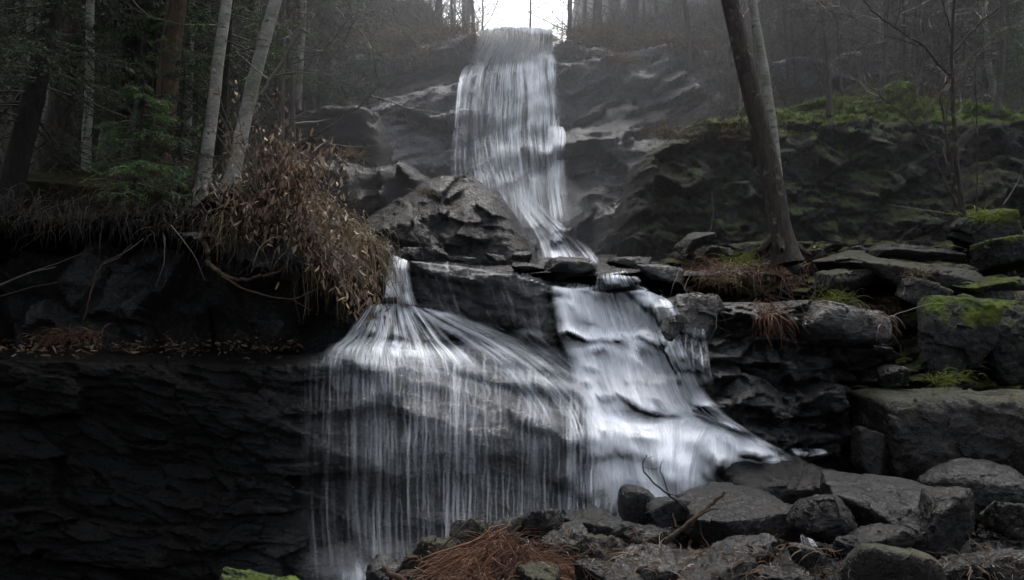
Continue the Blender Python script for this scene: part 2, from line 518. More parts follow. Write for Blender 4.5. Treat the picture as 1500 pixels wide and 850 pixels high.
relief('cliff', [(300, 90), (470, 70), (560, 62), (640, 52), (690, 44), (700, 38), (815, 38), (830, 50), (900, 66), (1000, 64), (1120, 74), (1200, 62), (1330, 66), (1450, 80), (1700, 80), (1700, 430), (300, 430)],
       d_up, M['upper'], step=3.0, T=1.2, R=16, rag=7, fac=(.27, .5), fine=(.07, 3.0), nz=(.2, .4), stretch=(.55, 1, 1.7), tilt=.45, seed=3,
       moss=lambda x, y, W: .55 * sstep((95 - y + .0 * x) / 40) * (np.abs(x - 760) > 80))
relief('cliff', [(520, 152), (556, 134), (600, 122), (650, 108), (705, 92), (712, 150), (690, 215), (668, 262), (560, 262), (510, 250), (500, 170)],
       lambda x, y: 18.0 + (240 - y) / 150 * 1.3, M['pale'], T=.9, R=26, rag=5, fac=(.16, .7), fine=(.06, 3), nz=(.08, .6), stretch=(.6, 1, 1.7), tilt=.4, seed=12)
for i_, pl_ in enumerate([[(1225, 72), (1262, 66), (1312, 78), (1316, 112), (1250, 118), (1236, 100)], [(1128, 86), (1180, 74), (1226, 92), (1246, 122), (1180, 142), (1140, 124)]]):
    relief('cliff', pl_, 18.6 - .8 * i_, M['pale'], T=.6, R=12, rag=4, fac=(.12, .6), fine=(.06, 2), nz=(.1, .6), seed=16 + i_)
relief('cliff', [(380, 165), (440, 152), (520, 146), (550, 150), (568, 212), (566, 260), (380, 265)],
       16.6, M['dome'], T=1.0, R=16, rag=5, fac=(.2, .6), fine=(.06, 2.4), nz=(.2, .6), seed=14)
relief('cliff', [(400, 228), (440, 212), (500, 222), (532, 226), (560, 222), (600, 228), (640, 252), (640, 340), (400, 340)],
       14.9, M['dome'], T=1.0, R=34, rag=8, fac=(.3, .9), fine=(.07, 3), nz=(.25, .8), seed=15)
relief('rock_dome', [(490, 330), (520, 305), (565, 280), (610, 246), (640, 236), (690, 238), (730, 258), (752, 285), (772, 320), (795, 360), (815, 400), (810, 425), (490, 425)],
       lambda x, y: 13.7 - (y - 240) / 180 * .9 - .35 * sstep((y - (330 - (x - 520) * .28)) / 20), M['dome'], T=1.6, R=52, rag=6, fac=(.12, .8), fine=(.06, 4.0), nz=(.12, .7), stretch=(.7, 1, 1.3), tilt=-.4, seed=21,
       kind='thing', label='large rounded wet black rock dome at the foot of the tall fall', cat='rock')

# right-hand mossy cliff
relief('cliff', [(930, 225), (985, 185), (1010, 168), (1100, 142), (1190, 134), (1250, 118), (1330, 112), (1380, 128), (1500, 140), (1700, 130), (1700, 410), (930, 420), (905, 330)],
       lambda x, y: 13.9 + (370 - y) / 200 * 1.1 + .6 * sstep((185 - y + (x - 1100) * .03) / 40) - .5 * sstep((x - 1380) / 60), M['cliffmoss'], T=1.6, R=36, rag=8, fac=(.42, 1.5), fine=(.08, 6), nz=(.14, .8), strata=.0, stretch=(.9, 1, 1.1), seed=31,
       moss=lambda x, y, W: 1.0 * sstep((198 - y - .012 * np.abs(x - 1150)) / 30) * sstep((x - 1000) / 25) * (.75 + .45 * fbm(W * 1.2, 2, 5)) + .05)

# sloping shelves on the right, lower dark bedrock
relief('bank', [(925, 405), (960, 385), (1000, 362), (1100, 350), (1250, 345), (1700, 320), (1700, 620), (1280, 620), (1000, 520), (960, 440)],
       lambda x, y: 10.7 + (560 - y) / 220 * 2.9 + .2 * np.sin(x * .03), M['bank'], T=.8, R=26, rag=7, fac=(.55, 1.6), fine=(.08, 4), nz=(.25, 1.1), stretch=(.7, 1, 2), seed=41,
       moss=lambda x, y, W: .32 * sstep((x - 1180) / 120) + .1)
relief('bedrock', [(968, 445), (1000, 424), (1100, 440), (1180, 436), (1250, 450), (1340, 520), (1330, 740), (1120, 740), (1050, 640), (1005, 560)],
       lambda x, y: 10.35 - (y - 430) / 250 * .75 - .35 * sstep((y - 480 - .05 * (x - 1000)) / 12) * sstep((1180 - x) / 40) + .55 * sstep((x - 1200) / 60) * sstep((y - 500) / 30),
       M['ledge'], T=.7, R=22, rag=8, fac=(.45, 1.7), fine=(.08, 4), nz=(.2, 1.2), strata=.09, stretch=(.7, 1, 2), seed=44)

# the stepped ledge rock carrying the lower falls
La = lip([-150, 540, 560, 640, 700, 800, 830, 900, 980, 1200], [470, 445, 447, 457, 468, 490, 482, 482, 490, 495])
Lb = lip([-150, 480, 640, 700, 830, 1000, 1200], [490, 478, 492, 505, 532, 548, 570])
Lc = lip([-150, 480, 600, 700, 820, 960, 1060, 1200], [502, 508, 514, 530, 560, 577, 604, 645])
Ld = lip([-150, 430, 520, 600, 700, 780, 860, 930, 1060, 1170, 1250], [505, 516, 513, 527, 562, 590, 612, 617, 612, 650, 690])


def d_ledge(x, y):
    w = 5 * np.sin(x * .045) + 4 * np.sin(x * .11 + 1)
    D = 11.5
    k = 1 - .5 * sstep((x - 800) / 30)
    D = D - .42 * k * sstep((y - La(x) - w) / 12) - .32 * k * sstep((y - Lb(x) + w) / 12)
    D = D - (1 - k) * .8 * np.clip((y - 420) / 200, 0, 1)
    D = D - .45 * k * sstep((y - Lc(x) - w * .7) / 14) - .55 * sstep((y - Ld(x)) / 22)
    D = D - np.clip((y - 400) / 450, -.1, 1.1) * .75
    D = D - .35 * sstep((860 - x) / 80) * sstep((y - 370) / 10) * sstep((x - 540) / 30) * sstep((La(x) - y + 20) / 30)
    b = np.exp(-((x - 1055) / 42.) ** 2 - ((y - 668) / 38.) ** 2)
    return D - .45 * b - .2 * sstep((400 - x) / 200)


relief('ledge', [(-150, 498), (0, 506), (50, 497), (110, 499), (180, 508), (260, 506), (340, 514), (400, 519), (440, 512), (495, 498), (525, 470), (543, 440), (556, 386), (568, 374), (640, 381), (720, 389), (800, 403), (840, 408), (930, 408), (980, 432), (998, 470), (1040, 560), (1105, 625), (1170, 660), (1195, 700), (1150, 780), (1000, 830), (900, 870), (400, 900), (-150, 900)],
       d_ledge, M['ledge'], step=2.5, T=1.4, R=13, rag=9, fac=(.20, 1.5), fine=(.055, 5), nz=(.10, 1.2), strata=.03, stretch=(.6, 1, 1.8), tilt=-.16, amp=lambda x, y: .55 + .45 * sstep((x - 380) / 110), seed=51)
# recess wall and root-bound earth bank on the left
relief('bedrock', [(-150, 350), (300, 350), (580, 350), (590, 530), (-150, 540)], 10.9, M['recess'], T=.5, R=20, fac=(.35, .7), nz=(.3, .6), fine=(.06, 3), seed=61, step=4)
relief('bank', [(-150, 283), (100, 290), (250, 292), (330, 268), (400, 236), (460, 262), (500, 300), (548, 352), (572, 378), (560, 400), (500, 408), (420, 396), (300, 384), (150, 366), (-150, 395)],
       lambda x, y: 10.5 + .4 * sstep((x - 450) / 120), M['soil'], T=1.3, R=36, rag=14, fac=(.25, 2.2), fine=(.14, 3.4), nz=(.3, 1.2), seed=63)

# ------------------------------------------------------------------ ground sheets
def sheet(name, xs, ys, zf, mat, cast=True, moss=None):
    X, Y = np.meshgrid(xs, ys)
    Z = zf(X, Y)
    V = np.stack([X, Y, Z], -1).reshape(-1, 3)
    idx = np.arange(X.size).reshape(X.shape)
    Fq = np.stack([idx[:-1, :-1], idx[:-1, 1:], idx[1:, 1:], idx[1:, :-1]], -1).reshape(-1, 4)
    o = link(name, V, Fq, mat, attrs={'moss': np.zeros(len(V)) if moss is None else moss(X, Y).ravel()})
    tag(o, kind='structure')
    if cast: keep(V, Fq)
    return o


def p3(X, Y, k, s):
    return fbm(np.stack([X * k, Y * k, X * 0], -1), 4, s)


def zground(X, Y):
    z = -.40 + .06 * p3(X, Y, 1.1, 3) + .50 * sstep((X + 1.15) / .7) + .40 * sstep((X - .3) / 2.5) * sstep((Y - 6.8) / 3)
    h, e = facets(np.stack([X * 2.2, Y * 2.2, X * 0], -1), 91)
    shade_rise = np.clip(np.maximum(np.abs(X) - 9, -Y - 3), 0, 32) * .5 * (1 - sstep((Y - 8) / 4))  # unseen ridge behind and beside the camera, added to block low sky light
    return z + .06 * h + shade_rise


def nearaxis(lo, hi, n, far):
    a = np.linspace(lo, hi, n)
    return np.concatenate([[-far + lo, lo - far * .2, lo - 5], a, [hi + 5, hi + far * .2, hi + far]])


sheet('ground', nearaxis(-9, 9, 260, 400), nearaxis(1, 12, 200, 400), lambda X, Y: zground(X, Y) - .0 * X - 2.0 * sstep((Y - 12.5) / 3), M['darkb'])
sheet('stream_bed', np.linspace(-3.2, 3.6, 120), np.linspace(11.25, 19.5, 140),
      lambda X, Y: 3.0 + .2 * (Y - 11.3) + .08 * p3(X, Y, 2.0, 8) - .5 * sstep((-1.9 - X) / .4), M['wet'])


def zhill(X, Y):
    cx = X - .35 * 1
    tl = 1.7 * sstep((-1.0 - X) / 1.6) * sstep((Y - 21.9) / 2.5) + .8 * sstep((X - 1.5) / 1.0) * sstep((Y - 21.9) / 2)
    left = 4.05 + (Y - 11.2) * .43
    right = 6.1 + (Y - 15.2) * .55
    top = 10.35 + (Y - 21.8) * (.10 + .26 * sstep((np.abs(X - .2) - 1.6) / 5.0)) + tl
    aL = sstep((-2.9 - (Y - 11) * .05 - X) / 1.2)
    aR = sstep((X - 3.6 - (Y - 14) * .02) / 1.5) * sstep((Y - 15.0) / .8)
    low = -3.0
    side = np.where(X < 0, low + (left - low) * aL, low + (right - low) * aR)
    aT = sstep((Y - 21.0) / 1.0)
    z = side * (1 - aT) + np.maximum(top, np.where(aL + aR > .5, side, -9)) * aT
    z = np.where((Y < 11.4), np.minimum(z, 3.4), z)
    z = np.minimum(z, 40 + 0 * z)
    return z + .22 * p3(X, Y, .6, 21)


sheet('hillside', np.concatenate([np.linspace(-60, -14, 20), np.linspace(-13.5, 13.5, 240), np.linspace(14, 60, 20)]),
      np.concatenate([np.linspace(10.9, 30, 200), np.linspace(30.5, 95, 50)]), zhill, M['hill'], cast=False)
ys = np.linspace(90, 130, 8)
sheet('hills', np.linspace(-220, 220, 60), ys, lambda X, Y: 20 + (Y - 90) * .9 * (.3 + .6 * sstep((np.abs(X) - 12) / 34)) + 3 * p3(X, Y, .05, 5), M['hill'], cast=False)

# ------------------------------------------------------------------ boulders
_bm = bmesh.new(); bmesh.ops.create_icosphere(_bm, subdivisions=6, radius=1)
ICO_V = np.array([v.co[:] for v in _bm.verts]); ICO_F = np.array([[v.index for v in f.verts] for f in _bm.faces]); _bm.free()
_bm = bmesh.new(); bmesh.ops.create_icosphere(_bm, subdivisions=5, radius=1)
ICO_V5 = np.array([v.co[:] for v in _bm.verts]); ICO_F5 = np.array([[v.index for v in f.verts] for f in _bm.faces]); _bm.free()

_bm = bmesh.new(); bmesh.ops.create_icosphere(_bm, subdivisions=2, radius=1)
ICO_S = np.array([v.co[:] for v in _bm.verts]); ICO_S = ICO_S * (1 + .25 * vnoise(ICO_S * 1.9 + 4, 3))[:, None]; ICO_SF = np.array([[v.index for v in f.verts] for f in _bm.faces]); _bm.free()


def rot(rx, ry, rz):
    from mathutils import Euler
    return np.array(Euler((rx, ry, rz)).to_matrix())


def rock(px, py, Y, wpx, hpx, mat, label, dep=.8, ang=(0, 0, 0), seed=0, p=18, flat=0, rough=.05, group=None, name='boulder', cat='boulder', moss=None, cast=False, hi=True, planes=9):
    """a chipped boulder: centre pixel + distance, apparent size in pixels"""
    V0, F0 = (ICO_V, ICO_F) if hi else (ICO_V5, ICO_F5)
    r = np.random.default_rng(seed + 1000)
    nrm = r.normal(0, 1, (planes, 3)); nrm /= np.linalg.norm(nrm, axis=1)[:, None]
    hh = r.uniform(.62, .98, planes)
    base = np.array([[0, 0, 1], [0, 0, -1], [1, 0, 0], [-1, 0, 0], [0, -1, 0], [0, 1, 0.]]) + r.normal(0, .16, (6, 3))
    base /= np.linalg.norm(base, axis=1)[:, None]
    nrm = np.concatenate([base, nrm]); hh = np.concatenate([np.array([.72 - .15 * flat, .8, .95, .95, .82, .9]), hh])
    dt = np.maximum(V0 @ nrm.T, 1e-6) / hh
    rad = 1 / (np.sum(dt ** p, 1) ** (1 / p))
    V = V0 * rad[:, None]
    V /= np.abs(V).max(0)
    s = Y / FP
    dims = np.array([wpx * s / 2, wpx * s / 2 * dep, hpx * s / 2])
    V = V * dims
    V = V @ rot(*[math.radians(a) for a in ang]).T
    c = at(px, py, Y + dims[1] * .3)
    nn = V0
    sc = float(dims.mean())
    Wp = V + c
    h, e = facets(Wp / sc * 1.3, seed)
    h2, e2 = facets(Wp / sc * 3.7, seed + 4)
    dsp = rough * sc * (1.3 * h + .5 * h2 + 1.0 * fbm(Wp / sc * 1.5, 4, seed) + .5 * fbm(Wp / sc * 6, 4, seed + 2, ridged=True))
    V = V + nn * dsp[:, None]
    o = link(name, V, F0, mat, attrs={'moss': np.zeros(len(V)) if moss is None else moss(V / sc)}, loc=c)
    if cast: keep(V + c, F0)
    return tag(o, label, cat, group)


S_, D_, B_, MB_ = M['slab'], M['darkb'], M['boulder'], M['mossb']
rock(1312, 752, 7.5, 196, 92, S_, 'long pale grey slab with flat speckled top and black underside, right foreground', 1.0, (20, 8, -6), 2, p=34, flat=1, rough=.05)
rock(1385, 762, 7.3, 82, 110, D_, 'blocky black boulder end leaning against the long pale slab', .9, (4, 6, 20), 33, p=18)
rock(1068, 758, 7.9, 158, 92, S_, 'grey slab with tilted flat top just under the foot of the cascade', 1.0, (22, -8, 8), 5, p=34, flat=1, rough=.05)
rock(1160, 715, 8.7, 186, 92, D_, 'broad black wet slab between the cascade foot and the pale slab', .8, (8, -4, 5), 7, p=14, flat=1)
rock(1392, 640, 9.4, 290, 170, B_, 'biggest brown-grey boulder, flat topped, at the right edge', .8, (10, 6, 10), 9, p=12, rough=.06, moss=lambda V: .25 + .3 * (V[:, 0] > .6))
rock(1275, 668, 9.2, 60, 80, D_, 'small angular black rock wedged at left end of the biggest boulder', .9, (0, 10, 30), 10)
rock(1432, 722, 8.2, 150, 96, S_, 'rounded smooth grey boulder under the biggest boulder', .9, (0, 8, 0), 12, p=7, rough=.05)
rock(1208, 762, 7.4, 100, 84, D_, 'rounded dark rock left of the long pale slab', .9, (0, 0, 0), 14, p=7)
rock(1300, 838, 6.3, 150, 92, B_, 'rounded brown stone at the bottom edge below the pale slab', .9, (0, 4, 0), 16, p=6, rough=.03)
rock(1290, 792, 7.0, 90, 50, D_, 'low dark stone sitting in the little stream below the pale slab', .9, (0, 4, 0), 18, p=8)
rock(1396, 492, 10.4, 112, 140, MB_, 'tall leaning boulder with pale lichen and moss crest', .8, (-4, 22, 0), 20, p=9, rough=.05, moss=lambda V: .15 + .45 * sstep((V[:, 2] + .2) / .9))
rock(1490, 500, 10.6, 130, 160, MB_, 'dark mossy boulder cut by the right edge of the picture', .8, (0, -10, 0), 22, p=9, rough=.06, moss=lambda V: .35 + V[:, 0] * 0)
rock(1308, 548, 9.9, 44, 28, S_, 'small pale stone beside the tall mossy boulder', .9, (0, 0, 0), 24, hi=False)
rock(1435, 338, 12.2, 96, 76, MB_, 'mossy boulder at the foot of the many stemmed bush', .8, (0, 0, 0), 26, moss=lambda V: .1 + .5 * sstep((V[:, 2] + .1) / .6))
rock(1490, 366, 11.7, 110, 62, MB_, 'green moss capped boulder on the right edge shelf', .8, (0, -6, 0), 28, flat=1, moss=lambda V: .15 + .5 * sstep((V[:, 2] + .1) / .4))
rock(1300, 392, 11.9, 215, 48, B_, 'wide flat brown slab lying on the right bank', 1.0, (14, 4, 0), 30, p=18, flat=1, moss=lambda V: .3 + V[:, 0] * 0)
rock(1245, 405, 11.6, 90, 34, B_, 'smaller flat slab tucked under the wide brown slab', 1.0, (10, -8, 0), 32, p=18, flat=1)
rock(1330, 370, 12.3, 130, 26, S_, 'thin leaf strewn slab under the mossy cliff', 1.0, (12, 2, 0), 34, p=18, flat=1)
rock(1440, 418, 11.3, 150, 36, MB_, 'long low ledge stone with sparse moss on the right bank', 1.0, (10, -3, 0), 36, p=16, flat=1, moss=lambda V: .45 + V[:, 0] * 0)
rock(1350, 432, 11.1, 70, 48, B_, 'pointed grey stone above the tall leaning boulder', .9, (0, 20, 0), 38)
rock(1470, 445, 11.0, 90, 40, B_, 'dull brown stone between ledge stone and edge boulder', .9, (5, 0, 0), 39)
rock(1230, 478, 10.0, 130, 72, M['ledge'], 'rounded black wet rock under the hanging red fern mat', .9, (0, 4, 0), 40, cast=True, p=7, rough=.04)
rock(1025, 462, 10.0, 86, 76, M['ledge'], 'square black block at the right shore of the cascade', .9, (0, 4, 12), 42, cast=True, p=18)
rock(1020, 352, 12.4, 66, 24, S_, 'small tilted slab standing out of the bank above the cascade', 1.0, (10, -22, 0), 44, p=18, flat=1, hi=False)
rock(1097, 368, 11.8, 26, 34, rockmat('pale_lichen_stone', (.10, .11, .08), (.2, .21, .16), rough=.7, spec=.2, scale=2), 'small yellowish lichen covered stone beside leaning tree', .9, (0, 14, 0), 46, hi=False)
# rocks lying across the top of the lower falls
rock(832, 392, 11.5, 92, 40, M['wet'], 'broad flat black rock splitting the water above the lower falls', 1.0, (8, 4, 0), 50, cast=True, p=16, flat=1)
rock(918, 384, 12.2, 84, 24, M['wet'], 'long low black rock right of the thin upper stream', 1.0, (4, 0, 0), 52, cast=True, p=18, flat=1, hi=False)
rock(962, 398, 11.4, 70, 30, M['ledge'], 'wet shelf stone below the right bank edge', 1.0, (6, 6, 0), 53, cast=True, p=16, flat=1, hi=False)
G1 = 'small black rocks along the brink'
for i, (x, y, w_, h_, lb) in enumerate([(762, 378, 34, 22, 'upright little black rock next to broad flat rock'), (726, 378, 36, 15, 'flat little black rock with leaves, second on the brink'), (686, 381, 26, 12, 'tiny flat black rock at the left end of the brink'), (778, 392, 60, 20, 'low wet rock on the brink left of the broad flat rock')]):
    rock(x, y, 11.7 - .2 * (i == 3), w_, h_, M['wet'], lb, 1.0, (6, 3 * i, 0), 60 + i, p=16, flat=1, group=G1, hi=False, cast=False)
rock(985, 480, 9.75, 32, 40, M['wet'], 'small upright black block standing in the cascade edge', .9, (0, 8, 20), 70, p=16, hi=False, cast=False)
rock(905, 412, 11.0, 66, 22, M['wet'], 'low slab under the water film at the cascade brink', 1.2, (6, -4, 0), 71, cast=True, p=10, flat=1, hi=False)
rock(932, 740, 8.3, 60, 60, M['dome'], 'smooth pointed grey rock at the foot of the cascade', .8, (0, 20, 0), 72, p=6, rough=.03, hi=False)
rock(985, 745, 8.0, 72, 48, M['wet'], 'wet glossy black rock under the dead twig', .8, (0, -8, 0), 74, p=10, hi=False)
# foreground pile
G2 = 'wet broken rocks piled in the foreground'
look = ['jagged', 'blocky', 'flat', 'rounded', 'split', 'leaning', 'sharp edged', 'squat', 'narrow', 'lumpy']
pile = [(385, 862, 110, 40, 'mossy low rock at the bottom edge left of the pool', 6.6), (560, 838, 60, 34, 'small black rock beside the plunge pool', 6.7),
        (633, 818, 78, 60, 'jagged black rock left of the rusty bracken', 6.6), (695, 790, 56, 52, 'blocky dark rock standing behind the rusty bracken', 7.0),
        (745, 782, 60, 40, 'rounded wet rock behind bracken against the curtain', 7.2), (790, 772, 54, 48, 'pale topped rock in the middle of the pile', 7.1),
        (860, 778, 112, 50, 'long low dark rock in the middle of the pile', 7.4), (825, 808, 70, 66, 'grey quartz streaked rock right of the bracken', 6.7),
        (880, 815, 84, 56, 'split black rock in the centre foreground', 6.6), (935, 800, 80, 50, 'squat dark rock behind the driftwood stick', 6.9),
        (960, 835, 96, 50, 'dark rock under the driftwood stick', 6.2), (900, 850, 90, 40, 'flat black rock at the bottom centre', 6.0),
        (1040, 838, 120, 46, 'low leaf covered rock at the bottom right of centre', 6.2), (1105, 812, 84, 44, 'dark rock beside the little rill', 6.8),
        (800, 850, 70, 36, 'small rock at bottom edge beside the bracken', 6.0), (1140, 848, 80, 34, 'pebbly rock at the bottom below the rill', 6.2),
        (1180, 812, 44, 26, 'small wet stone in the rill', 6.8), (1245, 800, 40, 24, 'tiny wet stone near the dark low stone', 6.9),
        (1390, 842, 80, 40, 'brown stone at the bottom right among dead leaves', 6.3), (1460, 838, 90, 44, 'black stone at the bottom right corner', 6.4),
        (1480, 760, 80, 50, 'dark stone under the right hand trickle', 7.6), (600, 850, 50, 30, 'little stone at the bottom by the pool', 6.3)]
for i, (x, y, w_, h_, lb, Y) in enumerate(pile):
    rock(x, y, Y, w_ * 1.15, h_ * 1.15, [D_, M['wet'], B_ if i % 6 == 2 else D_][i % 3] if 'moss' not in lb else MB_, lb, random.uniform(.8, 1.1), (random.uniform(-8, 18), random.uniform(-18, 18), random.uniform(-40, 40)), 100 + i, p=random.choice([14, 22, 32]), rough=.09, group=G2, hi=False, name='rock', cat='rock')
# scattered stones on the right bank and in the stream bed
G3 = 'loose stones on the right bank'
spots = [(1160, 395), (1195, 372), (1010, 378), (1055, 372), (1220, 425), (1275, 425), (1385, 400), (1400, 372), (1470, 400), (1330, 415), (1385, 440), (1260, 372), (1450, 470), (1330, 470), (1130, 392)]
where = ['below the leaning trees', 'between leaning trees and thin slab', 'just above the cascade shore', 'beside the lichen covered stone', 'under the smaller flat slab', 'under the wide brown slab', 'between wide slab and ledge stone', 'against the mossy boulder', 'below the moss capped boulder', 'above the pointed grey stone', 'right of the pointed grey stone', 'at left end of the thin slab', 'above the edge boulder', 'left of the tall leaning boulder', 'in the red ferns below the trees']
for i, ((x, y), wh) in enumerate(zip(spots, where)):
    Y = 10.7 + (560 - y) / 220 * 2.9 - .35
    rock(x, y, Y, random.uniform(30, 62), random.uniform(18, 30), [B_, MB_, D_][i % 3], 'small half buried stone ' + wh, 1.0, (8, random.uniform(-15, 15), random.uniform(-40, 40)), 200 + i, p=12, rough=.08, group=G3, hi=False, name='stone', cat='stone')
rl = np.random.default_rng(5)
# gravel and pebbles between the boulders: uncountable
mb = MB()
gx = rl.uniform(-2.2, 4.6, 2600); gy = rl.uniform(5.3, 9.3, 2600)
gz = zground(gx, gy)
for x, y, z in zip(gx, gy, gz):
    if x < -1.0 and y > 7.2: continue
    s = rl.gamma(2.0, .013) + .012
    v = ICO_S * (s * rl.uniform(.6, 1.4, 3) * [1.2, 1.2, .7]) @ rot(rl.uniform(-.4, .4), rl.uniform(-.4, .4), rl.uniform(0, 6)).T
    mb.add(v + [x, y, z + s * .3], T=ICO_SF)
tag(mb.build('gravel', D_), 'dark wet pebbles and broken stone between the boulders', 'gravel', kind='stuff')

# ------------------------------------------------------------------ water
_V = np.concatenate(ALLV); _F = np.concatenate([f if f.shape[1] == 3 else np.concatenate([f[:, :3], f[:, [0, 2, 3]]]) for f in ALLF])
BV = BVHTree.FromPolygons(_V.tolist(), _F.tolist())
CAMP = Vector((0, 0, CZ))


def cast(px, py, ymin=0.0):
    d = Vector(at(px, py, 10.0).tolist()) - CAMP
    d.normalize()
    h = BV.ray_cast(CAMP + d * (ymin / d.y), d, 60)
    return h[0].y if h[0] is not None else np.nan


M['water'] = watermat('falling_water', gain=1.3, soft=.34, base=.13, fx=44, bign=.2)
M['casc'] = watermat('cascade_water', gain=2.0, fx=32, soft=.6, base=.85, bign=.25)
M['splash'] = watermat('splash_water', fx=12, fy=6, soft=.5, base=.35, gain=1.2, bign=.4)
M['veil'] = watermat('thin_water_veil', fx=15, fy=.5, soft=.45, gain=.75, base=.09, bign=.3)
M['strand'] = strandmat('water_strand')


def smooth(A, k, ax):
    if k < 1: return A
    for _ in range(k):
        B = np.take(A, np.clip(np.arange(A.shape[ax]) - 1, 0, None), ax) + np.take(A, np.clip(np.arange(A.shape[ax]) + 1, 0, A.shape[ax] - 1), ax)
        A = A * .5 + B * .25
    return A


def patch(name, rows, mat, nu=90, nv=60, off=.05, strands=200, sw=(1.2, 3.2), sl=(.15, .6), sa=(.15, .5), fall=True, default=11, seed=0, edge=.06, layers=1, ends=(.03, .06), label=None, drift=.01, maxback=.03, clump=0, ymin=0.0, mul=1.0):
    """rows: top to bottom, each a list of (px, py, density) left to right; the sheet is laid on the rock behind it"""
    nr = len(rows)
    u = np.linspace(0, 1, nu)
    R = []
    for r in rows:
        r = np.array(r, float)
        t = np.linspace(0, 1, len(r))
        cols = [np.interp(u, t, r[:, k]) for k in range(3)]
        R.append(np.stack([smooth(c, 3, 0) for c in cols], -1))
    R = np.stack(R)                      # nr, nu, 3
    vv = np.linspace(0, nr - 1, nv)
    i0 = np.clip(np.floor(vv).astype(int), 0, nr - 2); f = (vv - i0)[:, None, None]
    pm = R[np.clip(i0 - 1, 0, nr - 1)]; p0 = R[i0]; p1 = R[i0 + 1]; p2 = R[np.clip(i0 + 2, 0, nr - 1)]
    G = .5 * (2 * p0 + (p1 - pm) * f + (2 * pm - 5 * p0 + 4 * p1 - p2) * f ** 2 + (3 * p0 - pm - 3 * p1 + p2) * f ** 3)
    G[..., 2] = (p0 * (1 - f) + p1 * f)[..., 2] * mul
    Yc = np.empty((nv, nu))
    for a in range(nv):
        for b in range(nu):
            Yc[a, b] = cast(G[a, b, 0], G[a, b, 1], ymin)
    Yc = np.where(np.isnan(Yc), default, Yc)
    Yc = np.minimum(Yc, default + 3)
    raw0 = np.minimum(Yc, np.minimum(np.concatenate([Yc[1:], Yc[-1:]]), np.concatenate([Yc[:1], Yc[:-1]])))
    Ym = np.minimum(Yc, np.minimum(np.roll(Yc, 1, 1), np.roll(Yc, -1, 1)))
    Ym[:, 0] = Yc[:, 0]; Ym[:, -1] = Yc[:, -1]
    Yc = smooth(smooth(Ym, 1, 1), 1, 0) - off
    if fall:
        for a in range(1, nv):
            Yc[a] = np.minimum(Yc[a - 1] + maxback, Yc[a])
    raw = Yc.copy()
    Yc = smooth(smooth(Yc, 3, 1), 2, 0)
    lim = raw0 - .035
    for _ in range(6):
        Yc = smooth(smooth(np.minimum(Yc, lim), 1, 1), 1, 0)
    Yc = np.minimum(Yc, lim)
    W = at(G[..., 0], G[..., 1], Yc)
    L = np.concatenate([[0], np.cumsum(np.hypot(*np.diff(G[:, nu // 2, :2], axis=0).T))]) / 100
    wid = np.mean([np.hypot(*(G[a, -1, :2] - G[a, 0, :2])) for a in range(nv)]) / 100
    UVu = np.broadcast_to(u[None] * wid, (nv, nu)) + seed * 3.7
    UVv = np.broadcast_to(L[:, None], (nv, nu)) + seed * 1.3
    ed = sstep(u / edge) * sstep((1 - u) / edge)
    tv = np.linspace(0, 1, nv)
    ev = (sstep(tv / ends[0]) if ends[0] else 1.) * (sstep((1 - tv) / ends[1]) if ends[1] else np.ones(nv))
    jag = np.clip(1 + .5 * fbm(np.stack([UVu * 9, UVv * 2, UVu * 0], -1), 3, seed), .2, 1.5)
    dens = np.clip(G[..., 2], 0, 1.2) * ed[None] * ev[:, None] * jag
    idx = np.arange(nu * nv).reshape(nv, nu)
    Q = np.stack([idx[:-1, :-1], idx[1:, :-1], idx[1:, 1:], idx[:-1, 1:]], -1).reshape(-1, 4)
    Vs, Qs, Ds, Us = [], [], [], []
    n = 0
    for l in range(layers):
        Wl = W.copy(); Wl[..., 1] -= l * .05 + (.03 * fbm(np.stack([UVu * 4, UVv * 2, UVu * 0], -1), 2, seed + l) if l else 0)
        Vs.append(Wl.reshape(-1, 3)); Qs.append(Q + n); n += nu * nv
        Ds.append((dens * (1 - .25 * l)).ravel()); Us.append(np.stack([UVu + l * 5.3, UVv + l * 2.1], -1).reshape(-1, 2))
    o = link(name, np.concatenate(Vs), np.concatenate(Qs), mat, attrs={'dens': np.concatenate(Ds)}, uv=np.concatenate(Us))
    tag(o, kind='structure')
    if label: o['label'] = label
    # separate threads of water in front of the sheet
    r = np.random.default_rng(seed + 77)
    SV, SQ, SD = [], [], []
    m = 0
    K = 16
    cc = r.random(max(clump, 1)); cw = r.uniform(.003, .05, max(clump, 1))
    for s in range(strands):
        uu = r.random()
        if clump and r.random() < .7:
            q_ = r.integers(clump); uu = cc[q_] + r.normal(0, cw[q_])
        if not .01 < uu < .99: continue
        v0 = r.uniform(-.15, .85); ln = r.uniform(*sl); v1 = min(v0 + ln, 1.0)
        v0 = max(v0, 0)
        if v1 - v0 < .04: continue
        tt = np.linspace(v0, v1, K)
        us = np.clip(uu + np.cumsum(r.normal(0, drift, K)) * .3, 0, 1)
        ix = us * (nu - 1); a = np.clip(ix.astype(int), 0, nu - 2); fa = (ix - a)[:, None]
        jx = tt * (nv - 1); b = np.clip(jx.astype(int), 0, nv - 2); fb = (jx - b)[:, None]
        P = (W[b, a] * (1 - fa) + W[b, a + 1] * fa) * (1 - fb) + (W[b + 1, a] * (1 - fa) + W[b + 1, a + 1] * fa) * fb
        dd = G[b, a, 2] * np.minimum(ed[a], 1)
        P = P - np.array([0, .02 + .06 * r.random(), 0])
        al = np.clip(dd, 0, 1) ** .8 * r.uniform(*sa) * np.sin(np.linspace(0, 1, K) * math.pi) ** .5
        tan = np.gradient(P, axis=0)
        sd = np.stack([tan[:, 2], np.zeros(K), -tan[:, 0]], -1)
        sd /= np.linalg.norm(sd, axis=1)[:, None] + 1e-9
